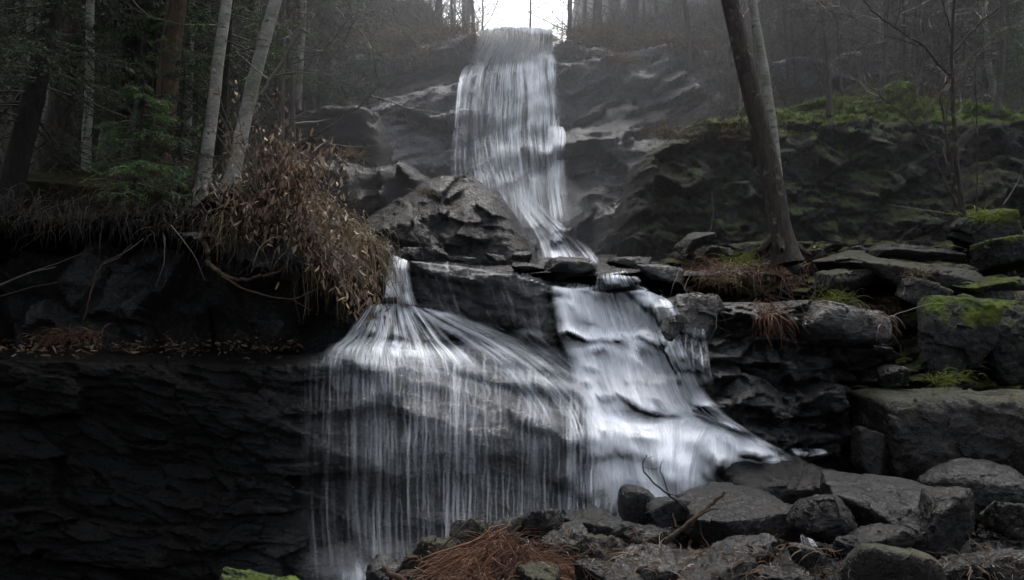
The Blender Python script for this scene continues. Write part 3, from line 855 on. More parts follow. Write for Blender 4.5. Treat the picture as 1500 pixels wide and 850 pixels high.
        ww = r.uniform(*sw) * P[:, 1].mean() / FP * .5 * (1 + .5 * np.sin(np.linspace(0, 3, K) + r.random() * 6))
        off3 = np.stack([P - sd * ww[:, None], P - [0, .004, 0], P + sd * ww[:, None]], 1)
        SV.append(off3.reshape(-1, 3)); z = np.zeros(K)
        SD.append(np.stack([z, al, z], 1).ravel())
        q = (np.arange(K - 1) * 3)[:, None]
        SQ.append(np.concatenate([q + [0, 3, 4, 1], q + [1, 4, 5, 2]]) + m)
        m += K * 3
    if SV:
        so_ = link('water', np.concatenate(SV), np.concatenate(SQ), M['strand'], attrs={'dens': np.concatenate(SD)})
        tag(so_, kind='structure')
    return W


Wt = M['water']; Ve = M['veil']
patch('waterfall', [[(697, 45, .7), (735, 40, 1.0), (780, 40, 1.0), (813, 46, .8)],
                    [(694, 60, .75), (735, 58, 1.1), (780, 58, 1.1), (814, 60, 1.0)],
                    [(684, 95, .35), (715, 92, .85), (770, 92, 1.0), (816, 95, .9)],
                    [(670, 140, .30), (705, 140, .5), (772, 140, .85), (820, 140, .8)],
                    [(663, 190, .30), (705, 190, .5), (770, 190, .8), (824, 190, .7)],
                    [(658, 235, .3), (710, 240, .55), (775, 240, .75), (826, 240, .8)],
                    [(656, 265, .3), (720, 270, .6), (778, 275, .75), (828, 275, .8)],
                    [(656, 320, .3), (725, 325, .6), (785, 330, .7), (838, 335, .6)]],
      Wt, nu=110, nv=130, default=20, mul=.85, strands=1300, sw=(.8, 3.0), sl=(.05, .3), sa=(.12, .7), clump=50, ymin=15.2, seed=1, off=.12, maxback=.02, label='tall upper waterfall')
patch('waterfall', [[(700, 44, .8), (740, 38, 1.), (780, 38, 1.), (808, 44, .8)], [(698, 50, 1.1), (740, 47, 1.2), (780, 47, 1.2), (812, 50, 1.1)], [(696, 58, 1.1), (740, 58, 1.2), (780, 58, 1.2), (814, 58, 1.1)], [(694, 72, .6), (740, 76, .8), (780, 76, .8), (816, 72, .7)]],
      M['splash'], nu=80, nv=24, default=21, strands=60, seed=51, off=.16, ymin=15.2, edge=.1, ends=(.15, .5))
patch('waterfall', [[(690, 93, .9), (716, 92, .5)], [(676, 100, .9), (700, 99, .3)], [(668, 125, .75), (690, 125, .2)], [(664, 170, .6), (684, 170, .15)], [(660, 215, .5), (682, 215, .15)]],
      Wt, nu=16, nv=50, default=20, strands=30, seed=21, off=.16, edge=.2)
patch('waterfall', [[(800, 183, .9), (828, 186, .8)], [(798, 196, .95), (832, 198, .7)], [(796, 225, .8), (830, 225, .55)], [(798, 245, .95), (830, 247, .75)], [(800, 300, .75), (832, 300, .45)]],
      Wt, nu=20, nv=50, default=18, strands=40, seed=22, off=.18, edge=.2)
patch('stream', [[(738, 272, .2), (768, 276, .6)], [(755, 300, .8), (790, 298, .8)], [(774, 330, .85), (824, 330, .75)], [(788, 355, .9), (846, 352, .7)], [(792, 380, .75), (872, 382, .6)]],
      Wt, nu=50, nv=60, default=15.5, strands=160, seed=2, off=.05, sl=(.1, .4), ymin=13.9, label='chute of white water beside the rock dome')
patch('stream', [[(838, 350, .7), (850, 350, .6)], [(856, 372, .9), (872, 372, .8)], [(868, 392, .9), (884, 394, .7)]], Wt, nu=12, nv=20, default=14, strands=14, seed=3, edge=.2)
patch('stream', [[(826, 418, .3), (880, 402, .55), (915, 396, .6), (935, 402, .2)], [(820, 424, .6), (880, 414, .8), (920, 408, .8), (950, 412, .3)], [(812, 430, .8), (880, 426, .9), (930, 424, .8), (975, 428, .6)]], Wt, nu=60, nv=24, default=11.6, strands=60, fall=False, seed=4, off=.04)
# left small fall and its fan
patch('waterfall', [[(566, 370, 1.1), (584, 376, 1.2), (602, 384, .6)], [(564, 395, .8), (580, 395, .9), (602, 395, .35)], [(562, 425, .8), (582, 425, .9), (606, 425, .3)], [(556, 447, .95), (582, 447, 1), (615, 450, .5)]],
      Wt, nu=30, nv=36, default=11.5, strands=60, seed=5, off=.08, edge=.15, label='small white spout left of the black step')
patch('waterfall', [[(540, 446, .9), (575, 443, 1), (618, 449, .7)], [(522, 470, .75), (575, 468, .75), (640, 470, .5)], [(500, 495, .6), (575, 495, .65), (670, 500, .4)], [(478, 512, .7), (570, 512, .9), (700, 524, .6)], [(466, 540, .3), (570, 545, .55), (740, 570, .4)]],
      Wt, nu=90, nv=40, default=11, strands=260, sl=(.2, .8), sa=(.15, .5), ends=(.03, .3), clump=14, seed=6, off=.06, label='fan of water spreading over the ledge')
# veils over the stepped middle rock
patch('waterfall', [[(602, 382, .5), (660, 384, .45), (720, 390, .3), (800, 405, .45)], [(604, 400, .3), (660, 400, .30), (720, 405, .28), (804, 420, .36)], [(612, 430, .25), (670, 432, .25), (730, 440, .25), (808, 455, .35)], [(620, 452, .4), (680, 460, .3), (740, 474, .3), (812, 488, .35)],
                    [(640, 470, .45), (700, 478, .3), (760, 492, .3), (815, 505, .4)], [(680, 500, .5), (740, 508, .45), (800, 522, .45), (850, 534, .5)], [(720, 530, .5), (780, 545, .45), (840, 562, .45), (890, 570, .5)], [(760, 575, .45), (800, 590, .5), (860, 608, .5), (930, 618, .6)]],
      Ve, nu=110, nv=90, default=11.3, strands=260, sl=(.06, .25), sw=(.8, 2.0), sa=(.1, .4), clump=20, seed=7, off=.04, label='thin veils over the stepped black rock')
# the curtain
patch('waterfall', [[(436, 525, .0), (500, 505, .3), (590, 496, .8), (690, 508, .6), (780, 535, .45), (860, 570, .5), (930, 596, .8)],
                    [(434, 540, .06), (500, 525, .28), (590, 530, .62), (690, 552, .5), (780, 580, .42), (860, 606, .6), (945, 622, .9)],
                    [(432, 580, .08), (500, 575, .18), (590, 580, .38), (690, 600, .36), (780, 625, .36), (860, 645, .55), (950, 660, .9)],
                    [(432, 660, .10), (500, 655, .15), (590, 655, .26), (690, 665, .26), (780, 680, .28), (860, 700, .45), (945, 715, .7)],
                    [(434, 760, .10), (500, 760, .13), (590, 755, .20), (690, 755, .22), (780, 755, .26), (860, 760, .38), (930, 770, .5)],
                    [(440, 850, .12), (510, 850, .18), (590, 850, .22), (690, 850, .22), (780, 850, .22), (860, 850, .25), (920, 850, .3)]],
      Ve, nu=220, nv=90, default=9.4, mul=.66, strands=900, sl=(.10, .65), sw=(.9, 4.2), sa=(.06, .65), seed=8, off=.10, layers=2, drift=.005, edge=.16, ends=(.08, .04), clump=40, label='wide curtain of thin falling threads')
patch('waterfall', [[(470, 500, .1), (560, 500, .8), (640, 506, .8), (740, 536, .5), (830, 575, .35)], [(466, 530, .1), (560, 530, .7), (650, 545, .65), (760, 580, .4), (850, 615, .3)], [(460, 590, .0), (560, 590, .30), (655, 610, .32), (770, 650, .2), (860, 670, .2)], [(456, 720, 0), (560, 720, .08), (655, 720, .1), (770, 720, .06), (860, 730, 0)]],
      Wt, nu=130, nv=60, default=9.4, mul=.5, strands=240, sl=(.08, .45), sw=(1.0, 3.2), sa=(.10, .5), seed=9, off=.16, drift=.01, edge=.25, ends=(.12, .2), clump=20)
patch('waterfall', [[(598, 448, .6), (645, 456, .4)], [(628, 472, .6), (712, 478, .4)], [(672, 500, .55), (790, 512, .35)], [(720, 540, .55), (868, 562, .4)], [(760, 590, .45), (915, 610, .45)], [(785, 650, .15), (930, 660, .2)]],
      Ve, nu=90, nv=70, default=10.6, strands=420, sl=(.1, .45), sw=(.9, 3.0), sa=(.1, .6), seed=30, off=.09, drift=.012, edge=.2, ends=(.1, .3), clump=16)
# splashes running along the ledge lips
for k_, (xs_, f_, d_, h_) in enumerate([((476, 700), Lc, .7, 8), ((700, 960), Lc, .3, 4), ((600, 930), Ld, .28, 4), ((600, 812), La, .3, 4), ((640, 820), Lb, .3, 4)]):
    xx_ = np.linspace(xs_[0], xs_[1], 9)
    rj = np.random.default_rng(k_)
    dd_ = d_ * rj.uniform(.4, 1.1, 9)
    yy_ = f_(xx_) + rj.normal(0, 1.5, 9)
    patch('waterfall', [[(a, b - h_ * .6, c * .5) for a, b, c in zip(xx_, yy_, dd_)], [(a, b, c) for a, b, c in zip(xx_, yy_, dd_)], [(a + 1, b + h_, c * .7) for a, b, c in zip(xx_, yy_, dd_)], [(a + 2, b + h_ * 2.6, c * .2) for a, b, c in zip(xx_, yy_, dd_)]],
          M['splash'], nu=120, nv=12, default=10.5, strands=30, sl=(.4, .9), sw=(1, 2.5), seed=40 + k_, off=.07, ends=(.35, .4), edge=.15, fall=False)
# main cascade
patch('cascade', [[(803, 418, .85), (850, 424, .95), (900, 430, .8), (940, 424, .85), (985, 440, .7)],
                  [(806, 440, .8), (858, 445, .95), (905, 445, .55), (945, 440, .8), (992, 458, .6)],
                  [(812, 478, .8), (870, 476, .8), (915, 478, .6), (955, 476, .75), (998, 488, .5)],
                  [(816, 492, 1), (870, 490, 1.1), (920, 492, 1.1), (965, 492, 1.05), (1000, 505, .7)],
                  [(826, 520, .7), (880, 518, .8), (935, 520, .9), (975, 520, 1.0), (1012, 528, .7)],
                  [(836, 560, .6), (890, 560, .65), (945, 560, .7), (990, 560, 1.0), (1030, 565, .7)],
                  [(850, 596, .7), (905, 598, .8), (960, 598, .95), (1010, 600, 1.1), (1062, 604, .8)],
                  [(852, 615, .8), (915, 612, 1.15), (975, 610, 1.2), (1040, 616, 1.1), (1105, 636, .55)],
                  [(856, 650, .7), (925, 650, 1.0), (990, 650, 1.1), (1055, 648, .7), (1150, 660, .5)],
                  [(862, 700, .55), (935, 700, .85), (1000, 700, 1.05), (1050, 695, .5), (1165, 672, .45)],
                  [(868, 755, .4), (940, 755, .7), (1010, 755, .9), (1060, 725, .45), (1150, 690, .2)]],
      M['casc'], nu=170, nv=150, default=10.5, strands=1600, sl=(.04, .2), sw=(1.0, 4.0), sa=(.15, .5), seed=10, off=.06, layers=2, edge=.12, clump=60, ends=(.02, .12), label='main white cascade tumbling down the steps')
patch('cascade', [[(850, 612, .7), (930, 606, 1.2), (1020, 606, 1.2), (1080, 626, .9)], [(880, 640, .7), (950, 640, 1.1), (1010, 640, 1.1), (1050, 650, .4)], [(910, 700, .5), (960, 700, 1.0), (1000, 700, 1.1), (1032, 700, .3)], [(920, 750, .3), (970, 750, .9), (1000, 750, 1.0), (1035, 740, .4)]],
      watermat('foaming_water', fx=16, fy=1.2, soft=.6, base=.6, gain=1.8, bign=.2), nu=70, nv=50, ends=(.2, .15), edge=.25, default=9.8, strands=200, sw=(2, 7), seed=11, off=.2, sa=(.1, .35))
patch('cascade', [[(960, 436, .9), (985, 442, .7)], [(972, 455, .9), (996, 460, .6)], [(980, 478, .4), (1000, 482, .2)]], Wt, nu=14, nv=20, default=10.4, strands=20, seed=12, edge=.2, off=.08)
patch('waterfall', [[(984, 486, .4), (1012, 480, .7), (1034, 484, .6)], [(982, 510, .25), (1012, 505, .4), (1036, 508, .5)], [(984, 540, .5), (1014, 540, .5), (1040, 544, .5)], [(990, 575, .4), (1025, 575, .3), (1050, 575, .2)]],
      Ve, nu=50, nv=50, default=10.3, strands=90, sl=(.1, .4), seed=13, off=.05)
patch('stream', [[(1150, 656, .5), (1210, 657, .7)], [(1155, 663, 1), (1218, 664, 1)], [(1165, 668, .6), (1190, 668, .3)]], Wt, nu=24, nv=10, default=10.3, strands=10, fall=False, seed=14, edge=.25)
patch('stream', [[(1020, 700, .5), (1080, 692, .6)], [(1030, 712, .9), (1085, 704, .9)], [(1040, 722, .5), (1080, 716, .5)]], M['splash'], nu=24, nv=10, default=8.9, strands=6, fall=False, seed=24, edge=.25)
patch('stream', [[(955, 716, .3), (1020, 704, .5)], [(950, 730, .6), (1020, 722, .8)], [(950, 748, .4), (1010, 742, .5)]], M['splash'], nu=24, nv=10, default=9.0, strands=6, fall=False, seed=25, edge=.25)
# rill in the foreground rocks
patch('stream', [[(1138, 756, .6), (1168, 764, .5)], [(1152, 778, .5), (1200, 776, .6)], [(1150, 796, .5), (1225, 796, .5)], [(1140, 812, .45), (1250, 812, .45)], [(1150, 840, .3), (1260, 835, .3)]], Wt, nu=40, nv=30, default=7.4, strands=60, seed=15, off=.09, fall=False, edge=.15)
patch('stream', [[(1420, 752, .5), (1470, 758, .5)], [(1430, 775, .5), (1495, 778, .45)], [(1440, 800, .5), (1510, 805, .4)], [(1440, 835, .6), (1500, 840, .5)]], Ve, nu=40, nv=30, default=7.6, strands=60, seed=16, off=.02, fall=False, edge=.15)
patch('stream', [[(935, 770, .5), (990, 766, .5)], [(935, 785, .5), (985, 785, .5)], [(960, 815, .6), (1000, 810, .3)]], Wt, nu=24, nv=20, default=8, strands=20, seed=17, off=.02, fall=False, edge=.2)
# spray where the curtain meets the pool
patch('spray', [[(470, 800, 0), (530, 795, .1), (600, 800, 0)], [(460, 825, .15), (530, 820, .5), (610, 828, .2)], [(470, 850, .4), (530, 850, .9), (620, 850, .5)]], watermat('spray_water', fx=10, fy=3, soft=.6), nu=40, nv=24, default=8.4, strands=0, seed=18, off=.3, ends=(.2, 0))
m, nt, out = newmat('pool_water')
b_ = N(nt, 'ShaderNodeBump', {'Height': noise(nt, N(nt, 'ShaderNodeTexCoord').outputs['Object'], 9, 4), 'Strength': .5, 'Distance': .03})
p_ = N(nt, 'ShaderNodeBsdfPrincipled', {'Base Color': (.012, .014, .016, 1), 'Roughness': .12, 'Normal': b_.outputs[0]})
nt.links.new(p_.outputs[0], out.inputs[0]); M['pool'] = m
sheet('pool', np.linspace(-2.6, 4.4, 60), np.linspace(5.5, 9.8, 60), lambda X, Y: -.31 + .012 * p3(X, Y, 4, 2) + .42 * sstep((X + 1.0) / .8), M['pool'], cast=False)

# ------------------------------------------------------------------ plants, roots, sticks
M['deadleaf'] = leafmat('dead_leaves', [(.035, .018, .010), (.095, .048, .026), (.15, .082, .046), (.20, .13, .08), (.30, .21, .14)], rough=.5)
M['drygrass'] = leafmat('dry_hanging_grass', [(.03, .019, .012), (.085, .052, .032), (.14, .095, .058), (.26, .20, .11)])
M['bracken'] = leafmat('rusty_bracken', [(.03, .012, .008), (.10, .034, .018), (.17, .065, .036), (.26, .14, .085)])
M['rootm'] = barkmat('root_bark', (.04, .025, .015), (.10, .065, .04), (.13, .09, .055))
M['twigm'] = leafmat('twigs', [(.025, .018, .014), (.06, .046, .038), (.11, .095, .08)], trans=0)
M['grassm'] = leafmat('hill_grass', [(.05, .035, .016), (.11, .08, .04), (.06, .065, .02), (.16, .12, .06)])
M['moss'] = leafmat('moss_tuft', [(.04, .07, .01), (.14, .20, .025), (.26, .29, .04)])
rp = np.random.default_rng(31)


def surf(px, py, default=10.3, off=.04):
    """points on the rock or earth seen at these pixels, a little proud of it"""
    px, py = np.atleast_1d(px), np.atleast_1d(py)
    Y = np.array([cast(a, b) for a, b in zip(px, py)])
    Y = np.where(np.isnan(Y), default, Y)
    return at(px, py, Y - off)


def along(poly, n, jit=6):
    poly = np.asarray(poly, float)
    seg = np.hypot(*np.diff(poly, axis=0).T)
    s = np.concatenate([[0], np.cumsum(seg)])
    t = rp.uniform(0, s[-1], n)
    return np.interp(t, s, poly[:, 0]) + rp.normal(0, jit, n), np.interp(t, s, poly[:, 1]) + rp.normal(0, jit, n)


# dry grass and rootlets hanging over the left earth bank
mb = MB()
for poly, n, L0, L1, j in [([(330, 330), (400, 300), (470, 310), (520, 345), (562, 378)], 2000, .25, .8, 14), ([(440, 340), (520, 355), (560, 380)], 800, .45, 1.15, 9),
                           ([(455, 395), (545, 410)], 220, .4, .95, 8)]:
    x, y = along(poly, n, j)
    P = surf(x, y, 10.2, .08)
    d = np.stack([rp.normal(.15, .5, n), rp.normal(-.75, .25, n), rp.normal(.1, .4, n)], 1)
    mb.strips(P, d, rp.uniform(L0, L1, n) * rp.uniform(.5, 1, n), rp.uniform(.006, .016, n), 8, .42, .12, seed=n)
tag(mb.build('hanging_grass', M['drygrass']), 'dry brown grass and rootlets hanging over the left earth bank', 'dry grass', kind='stuff')

mb = MB()
x, y = along([(-20, 298), (100, 303), (200, 310), (300, 322), (400, 350), (480, 385)], 1500, 13); x += rp.normal(0, 12, 1500); y += rp.normal(0, 10, 1500)
P = surf(x, y, 10.2, .06)
mb.strips(P, np.stack([rp.normal(.1, .7, 1500), rp.normal(-.5, .3, 1500), rp.normal(-.3, .4, 1500)], 1), rp.uniform(.12, .55, 1500), rp.uniform(.004, .011, 1500), 8, .35, .2, seed=12)
tag(mb.build('rootlets', leafmat('root_threads', [(.010, .007, .005), (.028, .020, .014), (.05, .038, .028)], trans=0)), 'dark tangled rootlets under the left bank edge', 'roots', kind='stuff')

# young beech with its dead leaves still on
bt = thing('sapling', 'bushy young tree keeping curled brown dead leaves, on the lip of the left bank', 'bush', tuple(at(395, 318, 10.1)))
b0 = np.array(bt.location)
mb, ml = MB(), MB()
tips = []
for k in range(130):
    tx, ty = rp.uniform(325, 560), 0
    ty = {0: rp.uniform(190, 250), 1: rp.uniform(240, 310), 2: rp.uniform(300, 390), 3: rp.uniform(320, 400)}[k % 4]
    if ty < 250: tx = rp.normal(448, 34)
    elif ty < 300: tx = rp.uniform(300, 500)
    elif ty < 340: tx = rp.uniform(310, 540)
    else: tx = rp.uniform(400, 572)
    if ty > 250 and tx > 520: ty += 60
    e = at(tx, ty, rp.uniform(9.5, 10.3)) - b0
    s = np.array([rp.normal(0, .12), rp.normal(0, .1), -.05])
    mid = (s + e) / 2 + [0, -.1, .28 + .1 * rp.random()]
    t = np.linspace(0, 1, 9)[:, None]
    c = (1 - t) ** 2 * s + 2 * t * (1 - t) * mid + t ** 2 * e + rp.normal(0, .015, (9, 3))
    mb.tube(c, np.linspace(.008, .002, 9), 4)
    n = 26 if ty > 240 else 22
    q = rp.uniform(.45, 1.05, n)
    P = np.stack([np.interp(q, t[:, 0], c[:, i]) for i in range(3)], 1) + rp.normal(0, .10, (n, 3))
    ml.strips(P, np.stack([rp.normal(0, .5, n), rp.normal(-.2, .5, n), rp.normal(-1.0, .4, n)], 1), rp.uniform(.05, .15, n), rp.uniform(.010, .034, n), 3, .25, .35, seed=k, prof=[.15, 1, .85, .08])
for k in range(10):     # sparse leaves on long shoots against the birch trunks
    e = at(rp.uniform(300, 420), rp.uniform(90, 200), 10) - b0
    c = np.linspace([0, 0, 0], e, 8) + np.cumsum(rp.normal(0, .025, (8, 3)), 0)
    mb.tube(c, np.linspace(.009, .003, 8), 4)
    n = 12
    P = c[rp.integers(3, 8, n)] + rp.normal(0, .06, (n, 3))
    ml.strips(P, np.stack([rp.normal(0, .5, n), rp.normal(-.2, .5, n), rp.normal(-.7, .4, n)], 1), rp.uniform(.05, .09, n), rp.uniform(.02, .04, n), 3, .25, .35, seed=k + 99, prof=[.15, 1, .85, .08])
mb.build('stem', M['twigm'], bt); ml.build('foliage', M['deadleaf'], bt)


def limb(pxs, Y, r0, r1, seed=0, wob=.012, n=5):
    """smooth branch through photo points (px, py[, dY])"""
    P = np.array([at(p[0], p[1], Y + (p[2] if len(p) > 2 else 0)) for p in pxs])
    t = np.linspace(0, 1, len(P)); tt = np.linspace(0, 1, (len(P) - 1) * n + 1)
    C_ = np.stack([np.interp(tt, t, P[:, i]) for i in range(3)], 1)
    C_ = smooth(C_, 2, 0); C_[0], C_[-1] = P[0], P[-1]
    C_ += np.random.default_rng(seed).normal(0, wob, C_.shape)
    return C_, np.linspace(r0, r1, len(tt))


def stick(name, label, cat, parts, mat, group=None):
    mb = MB()
    for i, (pts, Y, r0, r1) in enumerate(parts):
        c, r = limb(pts, Y, r0, r1, i, wob=r0 * .25)
        mb.tube(c, r, 7)
    return tag(mb.build(name, mat), label, cat, group)


stick('root', 'thick brown root curling down from the left bank and turning right', 'root', [([(300, 326), (301, 360), (306, 388), (325, 405), (355, 412), (385, 405)], 9.75, .036, .018), ([(385, 405), (410, 398), (425, 380)], 9.75, .018, .006)], M['rootm'])
stick('root', 'thin dark root drooping below the thick brown root', 'root', [([(325, 405), (360, 425), (400, 436), (430, 440), (468, 422)], 9.7, .014, .006), ([(430, 440), (455, 455)], 9.7, .006, .003)], M['rootm'])
stick('root', 'forked dangling root above the reddish leaf heap on the left', 'root', [([(150, 388), (140, 405), (133, 430), (122, 470)], 9.8, .014, .008), ([(150, 388), (175, 378), (190, 360)], 9.8, .012, .006)], M['rootm'])
stick('branch', 'grey fallen branch sloping down to the left picture edge', 'branch', [([(82, 392), (50, 398), (20, 410), (-20, 428)], 9.7, .012, .018), ([(50, 398), (85, 386), (120, 372)], 9.7, .01, .004)], M['twigm'])
stick('branch', 'second pale branch just below the sloping grey one on the left', 'branch', [([(85, 414), (50, 420), (10, 432), (-20, 440)], 9.65, .006, .01)], M['twigm'])
for i, (a, b, c, d_) in enumerate([(250, 330, 300, 410), (345, 340, 330, 395), (210, 350, 150, 385), (365, 345, 395, 395), (240, 345, 228, 420), (430, 380, 465, 400)]):
    stick('twig', ['long thin dangling twig left of the thick brown root', 'thin straight twig right of the thick brown root', 'twig lying on the dark earth left of centre of the bank', 'short twig slanting among rootlets of the bank', 'vertical hair thin root under the left bank', 'little twig under the hanging grass'][i], 'twig',
          [([(a, b), ((a + c) / 2 + 8, (b + d_) / 2), (c, d_)], 9.75, .007, .003)], M['twigm'])
stick('twig', 'dead drooping twig hanging beside the small white spout', 'twig', [([(560, 385), (575, 415), (585, 440), (593, 468)], 9.9, .006, .003), ([(575, 415), (592, 412), (600, 420)], 9.9, .004, .002), ([(560, 395), (585, 392), (598, 408)], 9.9, .004, .002)], M['twigm'])
# foreground sticks
stick('stick', 'long thin tan stick leaning in front of the rusty bracken', 'stick', [([(600, 856), (640, 808), (690, 760)], 6.2, .009, .006), ([(690, 760), (700, 768), (706, 775)], 6.2, .005, .003)], M['rootm'])
stick('driftwood', 'thick brown driftwood branch lying up against the grey slab', 'driftwood', [([(948, 815), (985, 785), (1015, 762), (1040, 742), (1061, 722)], 6.9, .020, .013), ([(1015, 762), (1036, 748), (1050, 745)], 6.85, .012, .006)], M['rootm'])
stick('driftwood', 'broken dark log end lying flat under the driftwood branch', 'driftwood', [([(950, 806), (985, 808), (1030, 812)], 6.8, .024, .018)], M['rootm'])
stick('driftwood', 'short curved log at the bottom edge by the pool', 'driftwood', [([(560, 832), (575, 842), (600, 856), (620, 870)], 6.0, .02, .02)], M['rootm'])
stick('twig', 'short upright orange twig on the middle of the rock pile', 'twig', [([(747, 757), (740, 735)], 7.0, .006, .004)], M['rootm'])
stick('twig', 'short orange splinter standing by the driftwood branch', 'twig', [([(990, 772), (986, 752)], 6.8, .008, .005)], M['bracken'])
stick('twig', 'small curled black dead twig sprouting before the white cascade', 'twig',
      [([(975, 722), (955, 705), (942, 690), (941, 678), (948, 667)], 7.9, .008, .004), ([(942, 685), (960, 688), (968, 684)], 7.9, .004, .002), ([(978, 720), (972, 700), (966, 688), (970, 676)], 7.9, .006, .003), ([(975, 722), (1000, 740), (1010, 760), (990, 752)], 7.9, .009, .004),
       ([(975, 722), (995, 728), (1006, 722)], 7.9, .006, .003), ([(985, 735), (960, 745), (945, 752)], 7.9, .006, .003), ([(948, 672), (957, 668)], 7.9, .003, .002)], M['darkb'])
# bracken
mb = MB()
n = 2600
x = rp.normal(735, 40, n); y = 792 + rp.gamma(2, 8, n) + np.abs(x - 735) * .35
P = at(x, y, 6.5 - (y - 790) * .007)
d = np.stack([(x - 745) / 60 + rp.normal(0, .45, n), rp.normal(-.5, .3, n), rp.normal(.25, .45, n)], 1)
mb.strips(P, d, rp.uniform(.05, .36, n), rp.uniform(.002, .008, n), 7, .30, .24, seed=3)
for k in range(16):
    c, r = limb([(735 + rp.normal(0, 12), 775 + rp.normal(0, 8)), (700 + rp.normal(0, 70), 830), (690 + rp.normal(0, 110), 880)], 6.15, .005, .003, k)
    mb.tube(c, r, 4, rnd=.8)
tag(mb.build('bracken', M['bracken']), 'heap of rusty red dead bracken at the bottom centre', 'bracken')
# red fern mats on the right bank
for poly, n, L, lb, sd_ in [([(1012, 392), (1060, 390), (1110, 392), (1170, 402)], 1500, (.12, .5), 'mat of reddish dead fern hanging below the leaning trees', 1),
                            ([(1110, 430), (1128, 455), (1135, 480)], 420, (.12, .42), 'red fern tongue trailing down the black rock', 2),
                            ([(1175, 385), (1215, 400), (1260, 430), (1310, 462), (1335, 480)], 900, (.1, .42), 'dull brown fern tangle running down toward the leaning mossy boulder', 3)]:
    mb = MB()
    x, y = along(poly, n, 9)
    P = surf(x, y, 11.2, .06)
    d = np.stack([rp.normal(0, .5, n), rp.normal(-.8, .25, n), rp.normal(.15, .4, n)], 1)
    mb.strips(P, d, rp.uniform(*L, n), rp.uniform(.005, .014, n), 7, .4, .14, seed=sd_)
    tag(mb.build('dead_fern', M['bracken'] if sd_ < 3 else M['deadleaf']), lb, 'fern')
mb = MB(); x, y = along([(60, 500), (90, 490), (150, 492)], 260, 4); P = surf(x, y, 9.6, .05)
mb.strips(P, np.stack([rp.normal(-.1, .7, 260), rp.normal(-.6, .3, 260), rp.normal(.1, .4, 260)], 1), rp.uniform(.05, .3, 260), .009, 5, .4, .15, seed=4)
tag(mb.build('dead_fern', M['bracken']), 'small reddish heap of dead leaves on the left black ledge', 'fern')
# grass tufts
def tuft(name, x, y, Y, n, L, mat, label, spread=10, sd_=0, group=None, surfed=False):
    mb = MB()
    xx = rp.normal(x, spread, n); yy = rp.normal(y, spread * .3, n)
    P = surf(xx, yy, Y, .05) if surfed else at(xx, yy, Y + rp.normal(0, .08, n))
    d = np.stack([rp.normal(0, .5, n), rp.normal(-.4, .4, n), rp.normal(.6, .3, n)], 1)
    mb.strips(P, d, rp.uniform(.5, 1, n) * L, rp.uniform(.004, .010, n) * (Y / 10), 6, .3, .08, seed=sd_)
    return tag(mb.build(name, mat), label, 'grass', group)


tuft('grass_tuft', 1388, 556, 9.4, 160, .22, M['moss'], 'yellow green grass tuft on the biggest boulder', 16, 1)
tuft('grass_tuft', 1435, 318, 11.6, 160, .25, M['moss'], 'green moss and grass crown under the many stemmed bush', 16, 2)
tuft('grass_tuft', 1055, 412, 11.0, 120, .3, M['grassm'], 'tan grass tuft in the ferns at the cascade shore', 14, 3)
tuft('grass_tuft', 1345, 402, 11.0, 90, .16, M['grassm'], 'small straw tuft on the wide brown slab', 12, 4)
tuft('grass_tuft', 1085, 385, 11.4, 110, .3, M['moss'], 'green tuft between the leaning trees and the lichen stone', 14, 5)
tuft('grass_tuft', 1225, 440, 10.2, 120, .28, M['moss'], 'yellowish moss hanging on the rounded black wet rock', 12, 6)
tuft('grass_tuft', 700, 60, 20.8, 160, .5, M['grassm'], 'brown grass tuft left of the waterfall brink', 8, 7)
tuft('grass_tuft', 1092, 198, 13.0, 100, .3, M['grassm'], 'straw grass drooping from mossy ledge beside leaning tree', 26, 8)
tuft('grass_tuft', 912, 95, 18.2, 110, .6, M['grassm'], 'brown grass clump hanging in a crack right of the waterfall', 5, 9)
tuft('grass_tuft', 985, 200, 14.4, 200, .45, M['grassm'], 'tan grass drooping at the left end of the mossy cliff', 18, 10)
tuft('grass_tuft', 520, 232, 14.0, 130, .4, M['grassm'], 'tan grass drooping between the dark rocks left of the dome', 5, 11)
tuft('grass_tuft', 622, 285, 12.8, 60, .25, M['grassm'], 'sparse straw on the rock dome', 6, 12)
# cliff-top grass fringes and heather: uncountable
mb = MB()
for poly, n in [([(380, 80), (470, 66), (560, 60), (640, 54), (692, 44)], 2600), ([(832, 52), (900, 66), (960, 66), (1010, 70)], 2200), ([(1010, 70), (1120, 78), (1200, 68), (1330, 70), (1450, 84), (1520, 90)], 2200), ([(560, 80), (600, 90), (640, 70)], 600)]:
    x, y = along(poly, n, 7); Y = 20.9 - (y - 60) * .012
    P = at(x, y, Y)
    d = np.stack([rp.normal(0, .5, n), rp.normal(-.5, .3, n), rp.normal(.35, .5, n)], 1)
    mb.strips(P, d, rp.uniform(.15, .7, n), rp.uniform(.008, .022, n), 5, .35, .1, seed=n)
tag(mb.build('dry_grass', M['grassm']), 'brown grass fringe drooping over the top of the cliff', 'grass', kind='stuff')
# moss fuzz on the right cliff ledge
mb = MB()
n = 9000
x = rp.uniform(1005, 1500, n); y = rp.uniform(112, 200, n)
keepm = (y > np.interp(x, [1005, 1100, 1190, 1250, 1330, 1380, 1500], [168, 146, 138, 122, 116, 132, 142])) & (y < np.interp(x, [1000, 1060, 1190, 1300, 1500], [185, 192, 196, 165, 158]) + rp.normal(0, 7, n))
x, y = x[keepm], y[keepm]
P = surf(x, y, 14.2, .0); n = len(P)
mb.strips(P, np.stack([rp.normal(0, .5, n), rp.normal(-.7, .3, n), rp.normal(.6, .4, n)], 1), rp.uniform(.03, .09, n), rp.uniform(.01, .022, n), 2, .2, .1, seed=5)
tag(mb.build('moss', M['moss']), 'bright green and yellow moss cushions on the right cliff ledge', 'moss', kind='stuff')
